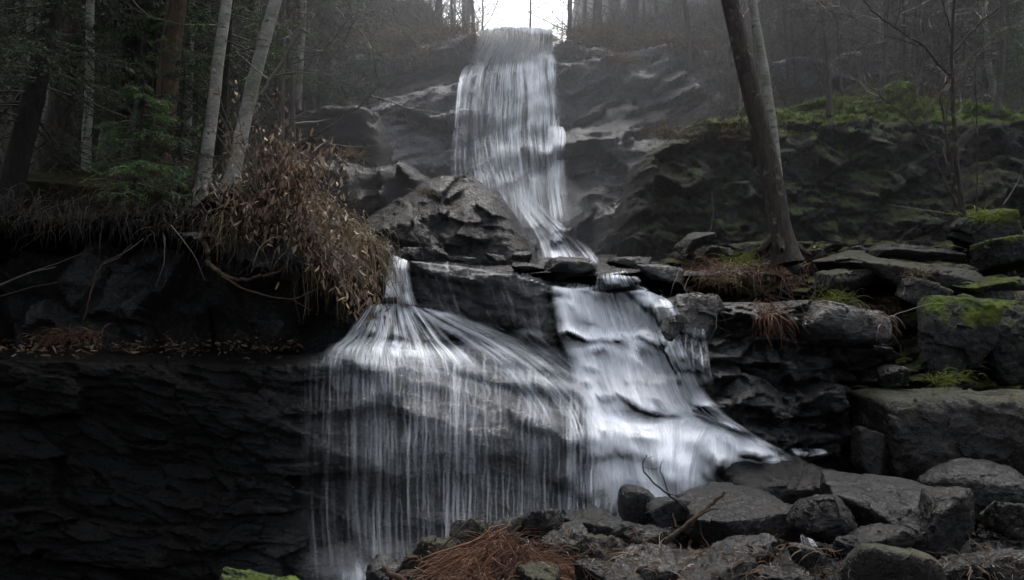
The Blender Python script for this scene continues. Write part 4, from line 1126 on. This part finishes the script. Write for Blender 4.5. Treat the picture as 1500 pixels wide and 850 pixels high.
# fallen twigs on the right bank and among the foreground stones
mb = MB()
n = 420
x = rp.uniform(980, 1490, n); y = rp.uniform(345, 470, n)
P = surf(x, y, 11.5, .05)
mb.strips(P, np.stack([rp.normal(0, 1, n), rp.normal(-.2, .5, n), rp.normal(0, .5, n)], 1), rp.uniform(.15, .8, n), rp.uniform(.005, .012, n), 6, .05, .2, seed=21)
xx = rp.uniform(-.9, 4.2, 500); yy = rp.uniform(5.4, 7.4, 500)
mb.strips(np.stack([xx, yy, zground(xx, yy) + .12 + rp.random(500) * .12], 1), np.stack([rp.normal(0, 1, 500), rp.normal(0, 1, 500), rp.normal(0, .4, 500)], 1), rp.uniform(.08, .4, 500), rp.uniform(.003, .007, 500), 6, .1, .22, seed=22)
tag(mb.build('twigs', M['twigm']), 'fallen twigs and broken stalks strewn over bank and stones', 'twigs', kind='stuff')
# broken bits of wood and grass caught on the piled rocks
mb = MB()
n = 900
x = np.concatenate([rp.uniform(600, 1130, 600), rp.uniform(1130, 1500, 300)]); y = np.concatenate([rp.normal(815, 22, 600), rp.normal(820, 16, 300)])
RV = [(o, BVHTree.FromPolygons([tuple(o.location + v.co) for v in o.data.vertices], [tuple(p.vertices) for p in o.data.polygons])) for o in COL.objects if o.type == 'MESH' and o.get('group') == G2]
P = []
for a, b in zip(x, y):
    d = Vector(at(a, b, 10.0).tolist()) - CAMP; d.normalize()
    hs_ = [h[0] for h in (bv.ray_cast(CAMP, d, 12) for _, bv in RV) if h[0] is not None]
    if hs_: P.append(min(hs_, key=lambda q: q.y)[:])
P = np.array(P) - [0, .012, -.006]; n = len(P)
mb.strips(P, np.stack([rp.normal(0, 1, n), rp.normal(-.1, .5, n), rp.normal(-.1, .5, n)], 1), rp.uniform(.03, .22, n), rp.uniform(.003, .014, n), 5, .2, .25, seed=27)
tag(mb.build('debris', M['deadleaf']), 'wet bits of leaf, stalk and bark caught on the piled rocks', 'debris', kind='stuff')
# fallen leaves
mb = MB()
n = 3200
xx = rp.uniform(-1.4, 4.4, n); yy = rp.uniform(5.2, 8.2, n)
mb.strips(np.stack([xx, yy, zground(xx, yy) + .04 + rp.random(n) * .05], 1), np.stack([rp.normal(0, 1, n), rp.normal(0, 1, n), rp.normal(0, .3, n)], 1), rp.uniform(.03, .08, n), rp.uniform(.015, .035, n), 3, .1, .3, seed=6, prof=[.15, 1, .85, .08])
x = rp.uniform(1150, 1480, 500); y = rp.uniform(355, 440, 500)
P = surf(x, y, 11.5, .02)
mb.strips(P, np.stack([rp.normal(0, 1, 500), rp.normal(0, .6, 500), rp.normal(0, .3, 500)], 1), rp.uniform(.03, .08, 500), rp.uniform(.015, .04, 500), 3, .1, .3, seed=7, prof=[.15, 1, .85, .08])
x = rp.uniform(-20, 440, 700); y = rp.normal(507, 7, 700)
P = surf(x, y, 9.7, .03)
mb.strips(P, np.stack([rp.normal(0, 1, 700), rp.normal(0, .6, 700), rp.normal(0, .3, 700)], 1), rp.uniform(.02, .12, 700), rp.uniform(.006, .03, 700), 3, .1, .3, seed=17, prof=[.15, 1, .85, .08])
tag(mb.build('leaf_litter', M['deadleaf']), 'brown fallen leaves scattered over stones and bank', 'leaves', kind='stuff')

# ------------------------------------------------------------------ trees
M['bark'] = barkmat('grey_brown_bark', (.022, .017, .014), (.060, .048, .040), (.15, .14, .125))
M['barkdark'] = barkmat('dark_bark', (.008, .007, .006), (.022, .018, .015), (.035, .032, .028))
M['pine'] = barkmat('pine_bark', (.030, .020, .013), (.085, .055, .034), (.12, .10, .07))
M['birch'] = barkmat('birch_bark', (.14, .14, .12), (.26, .26, .23), (.05, .05, .045), 'birch', moss=.35)
M['birchd'] = barkmat('dull_birch_bark', (.11, .105, .095), (.23, .225, .20), (.03, .03, .027), 'birch', moss=.5)
M['needles'] = leafmat('spruce_needles', [(.018, .042, .014), (.045, .09, .024), (.09, .17, .04)], rough=.5)
M['needlesd'] = leafmat('dark_spruce_needles', [(.012, .019, .011), (.026, .042, .02), (.045, .065, .028)], rough=.6)
M['twigbg'] = leafmat('bare_twigs', [(.025, .020, .016), (.050, .040, .032), (.08, .068, .055)], trans=0)
rt = np.random.default_rng(77)


def bough(mb, mn, root, az, L, droop, nt=14, needles=22, nl=.045, nw=.007):
    k = 8
    t = np.linspace(0, 1, k)
    d = np.array([math.cos(az), math.sin(az), 0])
    c = root + d * (t * L)[:, None] + np.array([0, 0, 1.]) * (-(t ** 1.3) * droop * L + .18 * L * t ** 3)[:, None] + rt.normal(0, .01 * L, (k, 3)) * t[:, None]
    mb.tube(c, np.linspace(.005 + .004 * L, .002, k), 4)
    side = np.array([-d[1], d[0], 0])
    q = rt.uniform(.12, 1, nt)
    base = np.stack([np.interp(q, t, c[:, i]) for i in range(3)], 1)
    sg = np.where(np.arange(nt) % 2, 1, -1)
    l2 = L * .42 * (1.15 - q) * rt.uniform(.6, 1.1, nt) + .08
    dd = d * rt.uniform(.5, .9, nt)[:, None] + side * sg[:, None] * rt.uniform(.6, 1, nt)[:, None] + np.array([0, 0, -1]) * rt.uniform(.1, .5, nt)[:, None]
    P = mb.strips(base, dd, l2, .007, 4, .12, .05, seed=int(rt.integers(1e6)))
    # needles along side twigs and the outer axis
    w = rt.random((nt, needles)) * 3.999
    i0 = w.astype(int); f = (w - i0)[..., None]
    ar = np.arange(nt)[:, None]
    pts = P[ar, i0] * (1 - f) + P[ar, i0 + 1] * f
    tan = (P[ar, i0 + 1] - P[ar, i0]); tan /= np.linalg.norm(tan, axis=-1)[..., None] + 1e-9
    nd = tan * .8 + rt.normal(0, .6, pts.shape)
    m = nt * needles
    mn.strips(pts.reshape(-1, 3), nd.reshape(-1, 3), rt.uniform(.7, 1.2, m) * nl, nw, 1, 0, 0, seed=int(rt.integers(1e6)), prof=[1, .3])


def spruce(name, label, group, H, z0, R, nb, trunk_r, seed, nt=14, needles=22, nl=.05, nw=.009, loc=(0, 0, 0), top=(0, 0), mat='needles', azr=None, cat='spruce tree', bark='barkdark', zmax=None):
    global rt
    rt = np.random.default_rng(seed)
    t_ = thing(name, label, cat, loc, group)
    mb, mn, mbr = MB(), MB(), MB()
    z = np.linspace(-.4, H, 14)
    ax = np.stack([top[0] * z / H, top[1] * z / H, z], 1) + rt.normal(0, .015, (14, 3))
    mb.tube(ax, trunk_r * (1 - .9 * np.clip(z / H, 0, 1)) + .01, 12)
    for k in range(nb):
        h = z0 + (((zmax or H) - z0) * .98) * (k + rt.random()) / nb
        fr = (h - z0) / (H - z0)
        L = R * (1 - fr) ** .8 * rt.uniform(.55, 1.05) + .1
        az = rt.uniform(0, 6.283) if azr is None else rt.uniform(*azr)
        root = np.array([np.interp(h, z, ax[:, 0]), np.interp(h, z, ax[:, 1]), h])
        bough(mbr, mn, root, az, L, rt.uniform(.15, .45), nt, needles, nl, nw)
    mb.build('trunk', M[bark], t_); mbr.build('branches', M['twigm'], t_); mn.build('crown', M[mat], t_)
    return t_


def grow(mb, tw, p, d, L, r, depth, rr, up=.12, split=(3, 5), twl=.5, ntw=6, tww=.01):
    k = 7
    pts = [p]
    for i in range(k):
        d = d + rr.normal(0, .11, 3) + np.array([0, 0, up * .3]); d /= np.linalg.norm(d)
        p = p + d * L / k
        pts.append(p)
    pts = np.array(pts)
    mb.tube(pts, np.linspace(r, r * .35, k + 1), 5 if depth > 1 else 4)
    if depth == 0:
        q = rr.integers(2, k + 1, ntw)
        dd = d + rr.normal(0, .7, (ntw, 3))
        tw.strips(pts[q], dd, rr.uniform(.4, 1, ntw) * twl, tww, 4, -.02, .14, seed=int(rr.integers(1e6)))
        return
    for i in range(rr.integers(*split)):
        q = rr.integers(2, k + 1)
        nd = d + rr.normal(0, .75, 3) + np.array([0, 0, .1]); nd /= np.linalg.norm(nd)
        grow(mb, tw, pts[q], nd, L * rr.uniform(.45, .75), r * (.35 + .2 * (1 - q / k)) + .002, depth - 1, rr, up, split, twl, ntw, tww)


def baretree(name, label, group, H, r, seed, loc=(0, 0, 0), bark='bark', first=.25, nb=14, L=2.2, cat='tree', lean=(0, 0), depth=2, twm='twigbg', tww=.012, path=None, radii=None, ntw=7, twl=.6, seg=12, flare_roots=True):
    rr = np.random.default_rng(seed)
    t_ = thing(name, label, cat, loc, group)
    mb, br = MB(), MB()
    if path is None:
        z = np.linspace(-.6, H, 14)
        ax = np.stack([lean[0] * z, lean[1] * z, z], 1) + np.cumsum(rr.normal(0, .03 * H / 14, (14, 3)), 0) * [1, 1, 0]
        rad = r * (1.15 - np.clip(z / H, 0, 1)) * .9
        rad[0] *= 1.5; rad[1] *= 1.1
    else:
        ax, rad, z = path, radii, np.linspace(0, 1, len(path)) * H
    mb.tube(ax, rad, seg)
    if path is not None and flare_roots:
        for k in range(6):
            a_ = k * 1.05 + rr.uniform(-.3, .3); q_ = np.linspace(0, 1, 7)[:, None]
            c_ = np.array([0, 0, .40]) * (1 - q_) ** 1.8 + np.array([math.cos(a_), math.sin(a_), 0]) * q_ * rr.uniform(.22, .5) * (r / .15) ** .5 + np.array([0, 0, .22 - .2 * 1]) + rr.normal(0, .01, (7, 3)) + np.array([ax[2][0], ax[2][1], .12])
            mb.tube(c_, np.linspace(r * .55, r * .12, 7), 8)
    for k in range(nb):
        f = first + (1 - first) * (k + rr.random()) / nb
        i = f * (len(ax) - 1); a = int(min(i, len(ax) - 2)); p = ax[a] + (ax[a + 1] - ax[a]) * (i - a)
        az = rr.uniform(0, 6.283)
        d = np.array([math.cos(az), math.sin(az), rr.uniform(.2, .9)]); d /= np.linalg.norm(d)
        grow(br, br, p, d, L * (1.25 - f) * rr.uniform(.6, 1.2) + .3, max(.008, rad[a] * rr.uniform(.12, .25)), depth, rr, twl=twl, ntw=ntw, tww=tww)
    mb.build('trunk', M[bark], t_)
    br.build('branches', M[twm], t_)
    return t_


def pathtree(name, label, pts, wpx, Y, bark, seed, cat='tree', nb=10, L=1.2, first=.3, group=None, depth=1, flare=1.5, dY=0.0, tww=.006, twm='twigm', twl=.5):
    """trunk through photo points base -> top, at distance Y; continued above the frame"""
    P = np.array([at(p[0], p[1], Y + dY * i) for i, p in enumerate(pts)])
    d = P[-1] - P[-2]; d /= np.linalg.norm(d)
    P = np.vstack([P[0] - (P[1] - P[0]) / np.linalg.norm(P[1] - P[0]) * .45, P, P[-1] + d * 2.5 + [0, 0, .3], P[-1] + d * 5 + [0, 0, 1]])
    t = np.concatenate([[0], np.cumsum(np.linalg.norm(np.diff(P, axis=0), axis=1))])
    tt = np.linspace(0, t[-1], 26)
    C_ = np.stack([np.interp(tt, t, P[:, i]) for i in range(3)], 1)
    C_ = smooth(C_, 3, 0)
    C_ += np.cumsum(np.random.default_rng(seed).normal(0, .008, C_.shape), 0)
    s = Y / FP
    r0 = wpx * s / 2
    rad = r0 * (1 - .55 * tt / t[-1]); rad[:2] *= [flare, (1 + flare) / 2]
    root = C_[0].copy()
    return baretree(name, label, group, 10, r0, seed, tuple(root), bark, first, nb, L, cat, depth=depth, twm=twm, tww=tww, path=C_ - root, radii=rad, ntw=4, twl=twl, seg=16, flare_roots=Y < 12.1)


# named trees one can point at
spruce('spruce_tree', 'nearest dark spruce trunk with drooping green boughs at the left edge', None, 9, .8, 2.0, 96, .14, 1, nt=18, needles=40, nl=.05, nw=.010, loc=tuple(at(14, 292, 10.7)), top=(1.5, 0), mat='needlesd', azr=None, zmax=6)
spruce('spruce_tree', 'fresh green spruce boughs overhanging between the two grey leaning trunks', None, 9, 2.0, 1.5, 60, .06, 2, nt=16, needles=34, nl=.04, nw=.007, loc=tuple(at(318, 292, 12.6)), top=(.3, 0), zmax=6)
spruce('spruce_tree', 'low green spruce sapling on the bank below the brown pine trunk', None, 1.5, .1, .95, 34, .02, 3, nt=14, needles=30, nl=.035, nw=.006, loc=tuple(at(195, 296, 10.4)), top=(.1, 0))
spruce('spruce_tree', 'small spruce sapling right behind the low green one', None, 1.9, .1, .8, 34, .02, 4, nt=14, needles=30, nl=.035, nw=.006, loc=tuple(at(262, 292, 11.2)), top=(0, 0), mat='needlesd')
pathtree('tree', 'broad grey brown trunk behind the nearest spruce at upper left', [(62, 300), (85, 160), (112, 0)], 36, 13, 'bark', 11, nb=8)
pathtree('birch_tree', 'slim pale birch left of the brown pine', [(122, 305), (128, 180), (132, 0)], 15, 12.2, 'birch', 12, 'birch', nb=8)
pathtree('birch_tree', 'dull birch trunk between the slim pale birch and brown pine', [(152, 300), (160, 200), (170, 90), (176, 0)], 13, 14, 'birchd', 13, 'birch', nb=8)
pathtree('tree', 'wide dim trunk behind the dull birch', [(178, 300), (186, 170), (205, 0)], 30, 15.5, 'barkdark', 14, nb=8)
pathtree('pine_tree', 'brown pine trunk with a twisted vine, in the left forest', [(232, 290), (238, 200), (246, 100), (258, 0)], 36, 12, 'pine', 15, 'pine', nb=8)
pathtree('birch_tree', 'grey birch trunk leaning right, left of the more slanted one', [(294, 282), (306, 200), (318, 90), (332, 0)], 20, 11.2, 'birchd', 16, 'birch', nb=9, first=.5)
pathtree('birch_tree', 'most slanted pale birch on the bank, mossy halfway up', [(338, 276), (356, 200), (378, 110), (394, 40), (406, 0)], 22, 10.8, 'birchd', 17, 'birch', nb=10, first=.45)
pathtree('tree', 'thick brown trunk leaning left before the mossy cliff', [(1150, 366), (1140, 300), (1118, 215), (1092, 110), (1064, -6)], 33, 11.9, 'bark', 18, nb=10, first=.35, flare=1.5)
pathtree('birch_tree', 'thin white birch leaning behind the thick brown trunk', [(1146, 330), (1138, 240), (1124, 140), (1108, 50), (1098, -6)], 16, 12.6, 'birch', 19, 'birch', nb=9, first=.4)
for i_, (x0, x1, w_, Y_, bk, lb_) in enumerate([(88, 92, 12, 15, 'birch', 'faint pale trunk behind the broad grey brown trunk'), (208, 214, 11, 14.5, 'birch', 'thin pale trunk between the dull birch and the brown pine'),
                                       (270, 282, 14, 14, 'birchd', 'straight dim trunk between brown pine and grey birch'), (425, 440, 12, 17, 'birchd', 'thin grey trunk right of the most slanted birch'), (48, 44, 11, 13.5, 'birchd', 'thin pale stem at the far left behind the nearest spruce')]):
    pathtree('birch_tree', lb_, [(x0, 300), ((x0 + x1) / 2 + 2, 150), (x1, 0)], w_, Y_, bk, 60 + i_, 'birch', nb=8)
for i_, (x0, y0, x1, w_, Y_, lb_) in enumerate([(1215, 150, 1205, 8, 15, 'slim bare sapling above the mossy ledge, nearest the white birch'), (1290, 130, 1300, 7, 15.5, 'slim bare sapling in the middle of the mossy ledge'), (1345, 130, 1352, 8, 16, 'slim bare sapling left of the many stemmed bush'), (1462, 150, 1470, 9, 15, 'slim bare sapling right of the many stemmed bush'), (1010, 90, 1002, 9, 20, 'slim bare trunk on the cliff top left of the thick brown trunk')]):
    pathtree('sapling', lb_, [(x0, y0), ((x0 + x1) / 2 + 4, y0 / 2), (x1, 0)], w_, Y_, 'bark', 70 + i_, 'sapling', nb=14, L=.9)
# bent bare branch reaching from the slanted birch
stick('branch', 'bare forked grey branch arching out right of the most slanted birch', 'branch',
      [([(382, 140), (400, 110), (425, 72), (440, 38), (452, 14)], 10.4, .022, .008), ([(400, 112), (430, 106), (460, 108), (500, 114)], 10.4, .012, .004), ([(438, 42), (455, 50), (463, 70), (455, 95)], 10.4, .010, .003),
       ([(395, 118), (370, 98), (345, 75)], 10.4, .010, .004), ([(425, 72), (470, 80), (500, 88)], 10.4, .006, .002), ([(330, 60), (400, 70), (480, 72)], 10.6, .006, .002)], M['twigm'])
stick('vine', 'dark vine winding up the brown pine trunk', 'vine', [([(240, 285), (236, 220), (228, 180), (238, 130), (240, 60), (252, -5)], 11.65, .012, .008)], M['barkdark'])
stick('shoot', 'thin dark shoot rising at the foot of the grey birch', 'shoot', [([(280, 300), (288, 240), (296, 195), (300, 180)], 10.3, .010, .005), ([(292, 190), (285, 200), (276, 205)], 10.3, .006, .003), ([(288, 230), (265, 206), (215, 206)], 10.3, .004, .002)], M['barkdark'])
# many stemmed bush on the right
bs = thing('bush', 'tall many stemmed bare bush with pale stems at the right', 'bush', tuple(at(1412, 318, 11.6)))
bb = np.array(bs.location)
mb, br = MB(), MB()
rr = np.random.default_rng(4)
for pts, r0, r1 in [([(1412, 318), (1402, 240), (1396, 160), (1394, 80), (1398, 10), (1400, -40)], .034, .016), ([(1410, 318), (1395, 250), (1382, 170), (1376, 130)], .024, .012),
                    ([(1396, 80), (1415, 55), (1440, 30), (1470, 5), (1490, -15)], .018, .008), ([(1396, 115), (1375, 95), (1355, 68), (1310, 40), (1270, 10), (1255, -20)], .018, .006),
                    ([(1376, 140), (1384, 122), (1392, 112)], .012, .008), ([(1408, 318), (1375, 245), (1345, 190), (1325, 170), (1290, 142)], .014, .004),
                    ([(1325, 170), (1300, 150), (1288, 140)], .006, .003), ([(1430, 310), (1432, 200), (1428, 100), (1430, 60)], .010, .005), ([(1355, 68), (1330, 62), (1290, 50), (1240, 20)], .008, .003),
                    ([(1310, 40), (1322, 10), (1325, -20)], .008, .004), ([(1398, 60), (1384, 20), (1380, -20)], .012, .006)]:
    c, r = limb(pts, 11.5, r0, r1, int(rr.integers(99)), .006)
    c = c - bb
    mb.tube(c, r, 7)
    for k in range(5):
        i = rr.integers(len(c) // 3, len(c)); d = c[i] - c[i - 1]; d = d / np.linalg.norm(d) + rr.normal(0, .5, 3)
        grow(br, br, c[i], d / np.linalg.norm(d), rr.uniform(.4, 1.1), .005, 1, rr, ntw=4, twl=.4, tww=.005)
mb.build('stem', M['bark'], bs); br.build('branches', M['twigm'], bs)
for i, (x0, y0, x1, y1, lb) in enumerate([(1470, 300, 1500, 240, 'thin bare stem at the far right edge'), (1430, 320, 1300, 300, 'low twig crossing the mossy cliff foot'), (1040, 340, 1042, 280, 'single red stem standing by the small tilted slab')]):
    stick('twig', lb, 'twig', [([(x0, y0), ((x0 + x1) / 2 + 5, (y0 + y1) / 2), (x1, y1)], 11.5, .008, .004)], M['twigm'])

# forest on the hillside: four bare kinds and three spruces, copied
GB = 'bare trees on the hill above the falls'
GS = 'spruces in the forest behind'
LB = ['bare grey forest tree with fine twigs on the hazy hillside', 'bare brown forked tree on the hazy hillside', 'slender pale trunked tree on the hazy hillside', 'thin young bare tree with dense twigs on the hazy hillside']
LS = ['dense dark spruce on the hazy hillside', 'narrow spruce with ragged boughs on the hazy hillside']
protoB = [baretree('tree', LB[0], GB, 13, .15, 1, bark='bark', nb=26, L=2.6, first=.12), baretree('tree', LB[1], GB, 11, .12, 2, bark='pine', nb=26, L=2.4, first=.1, lean=(.06, 0)),
          baretree('birch_tree', LB[2], GB, 14, .10, 3, bark='birchd', nb=20, L=1.9, first=.2, lean=(-.04, 0)), baretree('tree', LB[3], GB, 7, .05, 4, bark='bark', nb=26, L=1.7, first=.05)]
protoS = [spruce('spruce_tree', LS[0], GS, 13, .8, 2.6, 130, .16, 5, nt=16, needles=14, nl=.09, nw=.022, mat='needlesd'), spruce('spruce_tree', LS[1], GS, 11, .6, 1.9, 100, .12, 6, nt=15, needles=14, nl=.085, nw=.020, mat='needles')]
used = set()


def hillz(x, y): return float(zhill(np.array([x]), np.array([y]))[0])


def plant(protos, i, x, y, sc, rz, lb, g, sx=1):
    pr = protos[i]
    loc = (x, y, hillz(x, y) - .1)
    key = id(pr)
    if key not in used:
        used.add(key); pr.location = loc; pr.rotation_euler = (0, 0, rz); pr.scale = (sc * sx, sc * sx, sc)
        return pr
    return dup(pr, loc, rz, (sc * sx, sc * sx, sc), lb, g, (rf.normal(0, .04), rf.normal(0, .05)))


rf = np.random.default_rng(99)
# top of the cliff, behind the brink
for k in range(150):
    Y = 22.5 + 34 * rf.random() ** 1.4
    px = rf.uniform(380, 1560)
    if 700 < px < 850: continue
    i = rf.choice([0, 1, 2, 3], p=[.28, .22, .2, .3])
    plant(protoB, i, (px - 750) / FP * Y, Y, rf.uniform(.6, 1.1), rf.uniform(0, 6.28), LB[i], GB)
for px, Y, sc in [(748, 46, .5), (792, 52, .55), (822, 38, .5), (762, 60, .5), (712, 33, .6), (905, 30, .9), (930, 26, .8), (960, 34, .9), (640, 28, .8), (600, 25, .8), (560, 30, .9), (660, 38, .8), (1010, 27, .8), (773, 30, .55), (836, 26, .7), (880, 24, 1), (858, 27, .7), (695, 28, .7), (735, 40, .6), (812, 46, .6)]:
    plant(protoB, 0, (px - 750) / FP * Y, Y, sc, px, LB[0], GB, .8)
for k in range(34):
    px = rf.choice([rf.uniform(380, 640), rf.uniform(960, 1200), rf.uniform(1200, 1600)]); Y = rf.uniform(25, 52)
    i = rf.integers(0, 2)
    plant(protoS, i, (px - 750) / FP * Y, Y, rf.uniform(.5, 1.0), rf.uniform(0, 6.28), LS[i], GS)
# dense left forest
for k in range(26):
    px = rf.uniform(-120, 470); Y = rf.uniform(13.5, 34)
    if px > 330: Y = rf.uniform(18, 34)
    x = (px - 750) / FP * Y
    i = rf.integers(0, 2)
    plant(protoS, i, x, Y, rf.uniform(.6, 1.1), rf.uniform(0, 6.28), LS[i], GS)
for k in range(52):
    px = rf.uniform(-60, 460); Y = rf.uniform(13, 28)
    x = (px - 750) / FP * Y
    i = rf.choice([0, 1, 2, 3])
    plant(protoB, i, x, Y, rf.uniform(.6, 1.0), rf.uniform(0, 6.28), LB[i], GB)
# right bank above the mossy cliff
for k in range(44):
    px = rf.uniform(1060, 1570); Y = rf.uniform(16, 23)
    x = (px - 750) / FP * Y
    i = rf.choice([2, 3, 3]); plant(protoB, i, x, Y, rf.uniform(.35, .7), rf.uniform(0, 6.28), LB[i], GB)
for px, Y, sc in [(1470, 17, .7), (1530, 15.8, .6), (1440, 20, .8), (1500, 22, .9), (1350, 24, .8), (1560, 19, .9), (1250, 27, .9)]:
    i = rf.integers(0, 2); plant(protoS, i, (px - 750) / FP * Y, Y, sc, px, LS[i], GS)
for x, y, sc in [(-9.6, 7.5, 1.5), (-9.2, 4.2, 1.6), (-10.5, 10, 1.5), (-8.6, 1.2, 1.5)]:  # unseen spruces added past the left edge to keep that side in shade
    dup(protoS[0], (x, y, float(zground(np.array([x]), np.array([y]))[0]) + 1), x, (sc, sc, sc), 'big unseen spruce added left of the camera to shade the left side', GS)
# undergrowth on the slopes
mb = MB()
n = 5000
Y = rf.uniform(12, 30, n); px = np.where(rf.random(n) < .5, rf.uniform(-50, 420, n), rf.uniform(850, 1550, n))
x = (px - 750) / FP * Y; z = zhill(x, Y)
ok = z > 3
x, Y, z = x[ok], Y[ok], z[ok]; n = len(x)
mb.strips(np.stack([x, Y, z], 1), np.stack([rf.normal(0, .5, n), rf.normal(0, .5, n), rf.uniform(.5, 1, n)], 1), rf.uniform(.3, 1.2, n), rf.uniform(.008, .016, n), 5, .1, .15, seed=8)
n = 9000
Y = rf.uniform(21.8, 27, n); px = rf.uniform(400, 1560, n)
kp = (px < 690) | (px > 838)
Y, px = Y[kp], px[kp]; x = (px - 750) / FP * Y; n = len(x)
mb.strips(np.stack([x, Y, zhill(x, Y)], 1), np.stack([rf.normal(0, .5, n), rf.normal(-.1, .5, n), rf.uniform(.4, 1, n)], 1), rf.uniform(.3, 1.3, n), rf.uniform(.012, .03, n), 5, .12, .18, seed=9)
tag(mb.build('undergrowth', M['twigbg']), 'brown brambles and dead stalks on the forest floor', 'undergrowth', kind='stuff')


# ------------------------------------------------------------------ camera, light, haze
cam = bpy.data.cameras.new('camera')
cam.sensor_width = 36; cam.lens = 36 * FP / 1500; cam.clip_end = 2000
co = bpy.data.objects.new('camera', cam); COL.objects.link(co)
co.location = (0, 0, CZ); co.rotation_euler = (math.pi / 2 + TH, 0, 0)
SC.camera = co

SUN_EL, SUN_AZ = 60, 18           # azimuth from +Y (behind the falls) toward +X
w = bpy.data.worlds.new('World'); SC.world = w; w.use_nodes = True
nt = w.node_tree
sky = nt.nodes.new('ShaderNodeTexSky'); sky.sky_type = 'NISHITA'; sky.sun_disc = False
sky.sun_elevation = math.radians(SUN_EL); sky.sun_rotation = math.radians(SUN_AZ)
sky.dust_density = 4; sky.air_density = 1.0; sky.ozone_density = 1
hs = N(nt, 'ShaderNodeHueSaturation', {'Color': sky.outputs[0], 'Saturation': .28, 'Value': 3.0})
bg = nt.nodes['Background']; bg.inputs[1].default_value = .15
nt.links.new(hs.outputs[0], bg.inputs[0])
sl = bpy.data.lights.new('sun', 'SUN'); sl.energy = 3.9; sl.angle = math.radians(40); sl.color = (1, .97, .93)
so = bpy.data.objects.new('sun', sl); COL.objects.link(so)
el, az = math.radians(SUN_EL), math.radians(SUN_AZ)
dv = Vector((math.sin(az) * math.cos(el), math.cos(az) * math.cos(el), math.sin(el)))
so.rotation_euler = dv.to_track_quat('Z', 'Y').to_euler()

def mistmat(dn):
    m, nt, out = newmat('mist')
    vs = N(nt, 'ShaderNodeVolumeScatter', {'Color': (.95, .97, 1, 1), 'Density': dn, 'Anisotropy': .2})
    nt.links.new(vs.outputs[0], out.inputs['Volume'])
    return m


HZ = True
if HZ:
    bm = bmesh.new(); bmesh.ops.create_cube(bm, size=1)
    me = bpy.data.meshes.new('haze'); bm.to_mesh(me); bm.free()
    m, nt, out = newmat('haze')
    vs = N(nt, 'ShaderNodeVolumeScatter', {'Color': (.93, .95, 1, 1), 'Density': .009, 'Anisotropy': .3})
    nt.links.new(vs.outputs[0], out.inputs['Volume'])
    me.materials.append(m)
    ho = bpy.data.objects.new('haze', me); COL.objects.link(ho); tag(ho, kind='structure')
    ho.scale = (160, 30, 40); ho.location = (0, 12.6 + 15, 18)

# drifting spray at the foot of each fall
for (px, py, Y, rx, ry, rz, dn) in [(785, 310, 16.3, 1.0, .8, .8, .10), (560, 830, 8.4, .8, .25, .25, .12)]:
    o_ = link('mist', ICO_V * np.array([rx, ry, rz]), ICO_F, mistmat(dn), loc=at(px, py, Y))
    tag(o_, kind='structure')

SC.view_settings.view_transform = 'Standard'; SC.view_settings.look = 'None'; SC.view_settings.exposure = 0
cy = SC.cycles
cy.use_denoising = True
cy.max_bounces = 6; cy.diffuse_bounces = 2; cy.glossy_bounces = 2; cy.transmission_bounces = 2; cy.transparent_max_bounces = 40
cy.volume_bounces = 1
cy.sample_clamp_indirect = 3
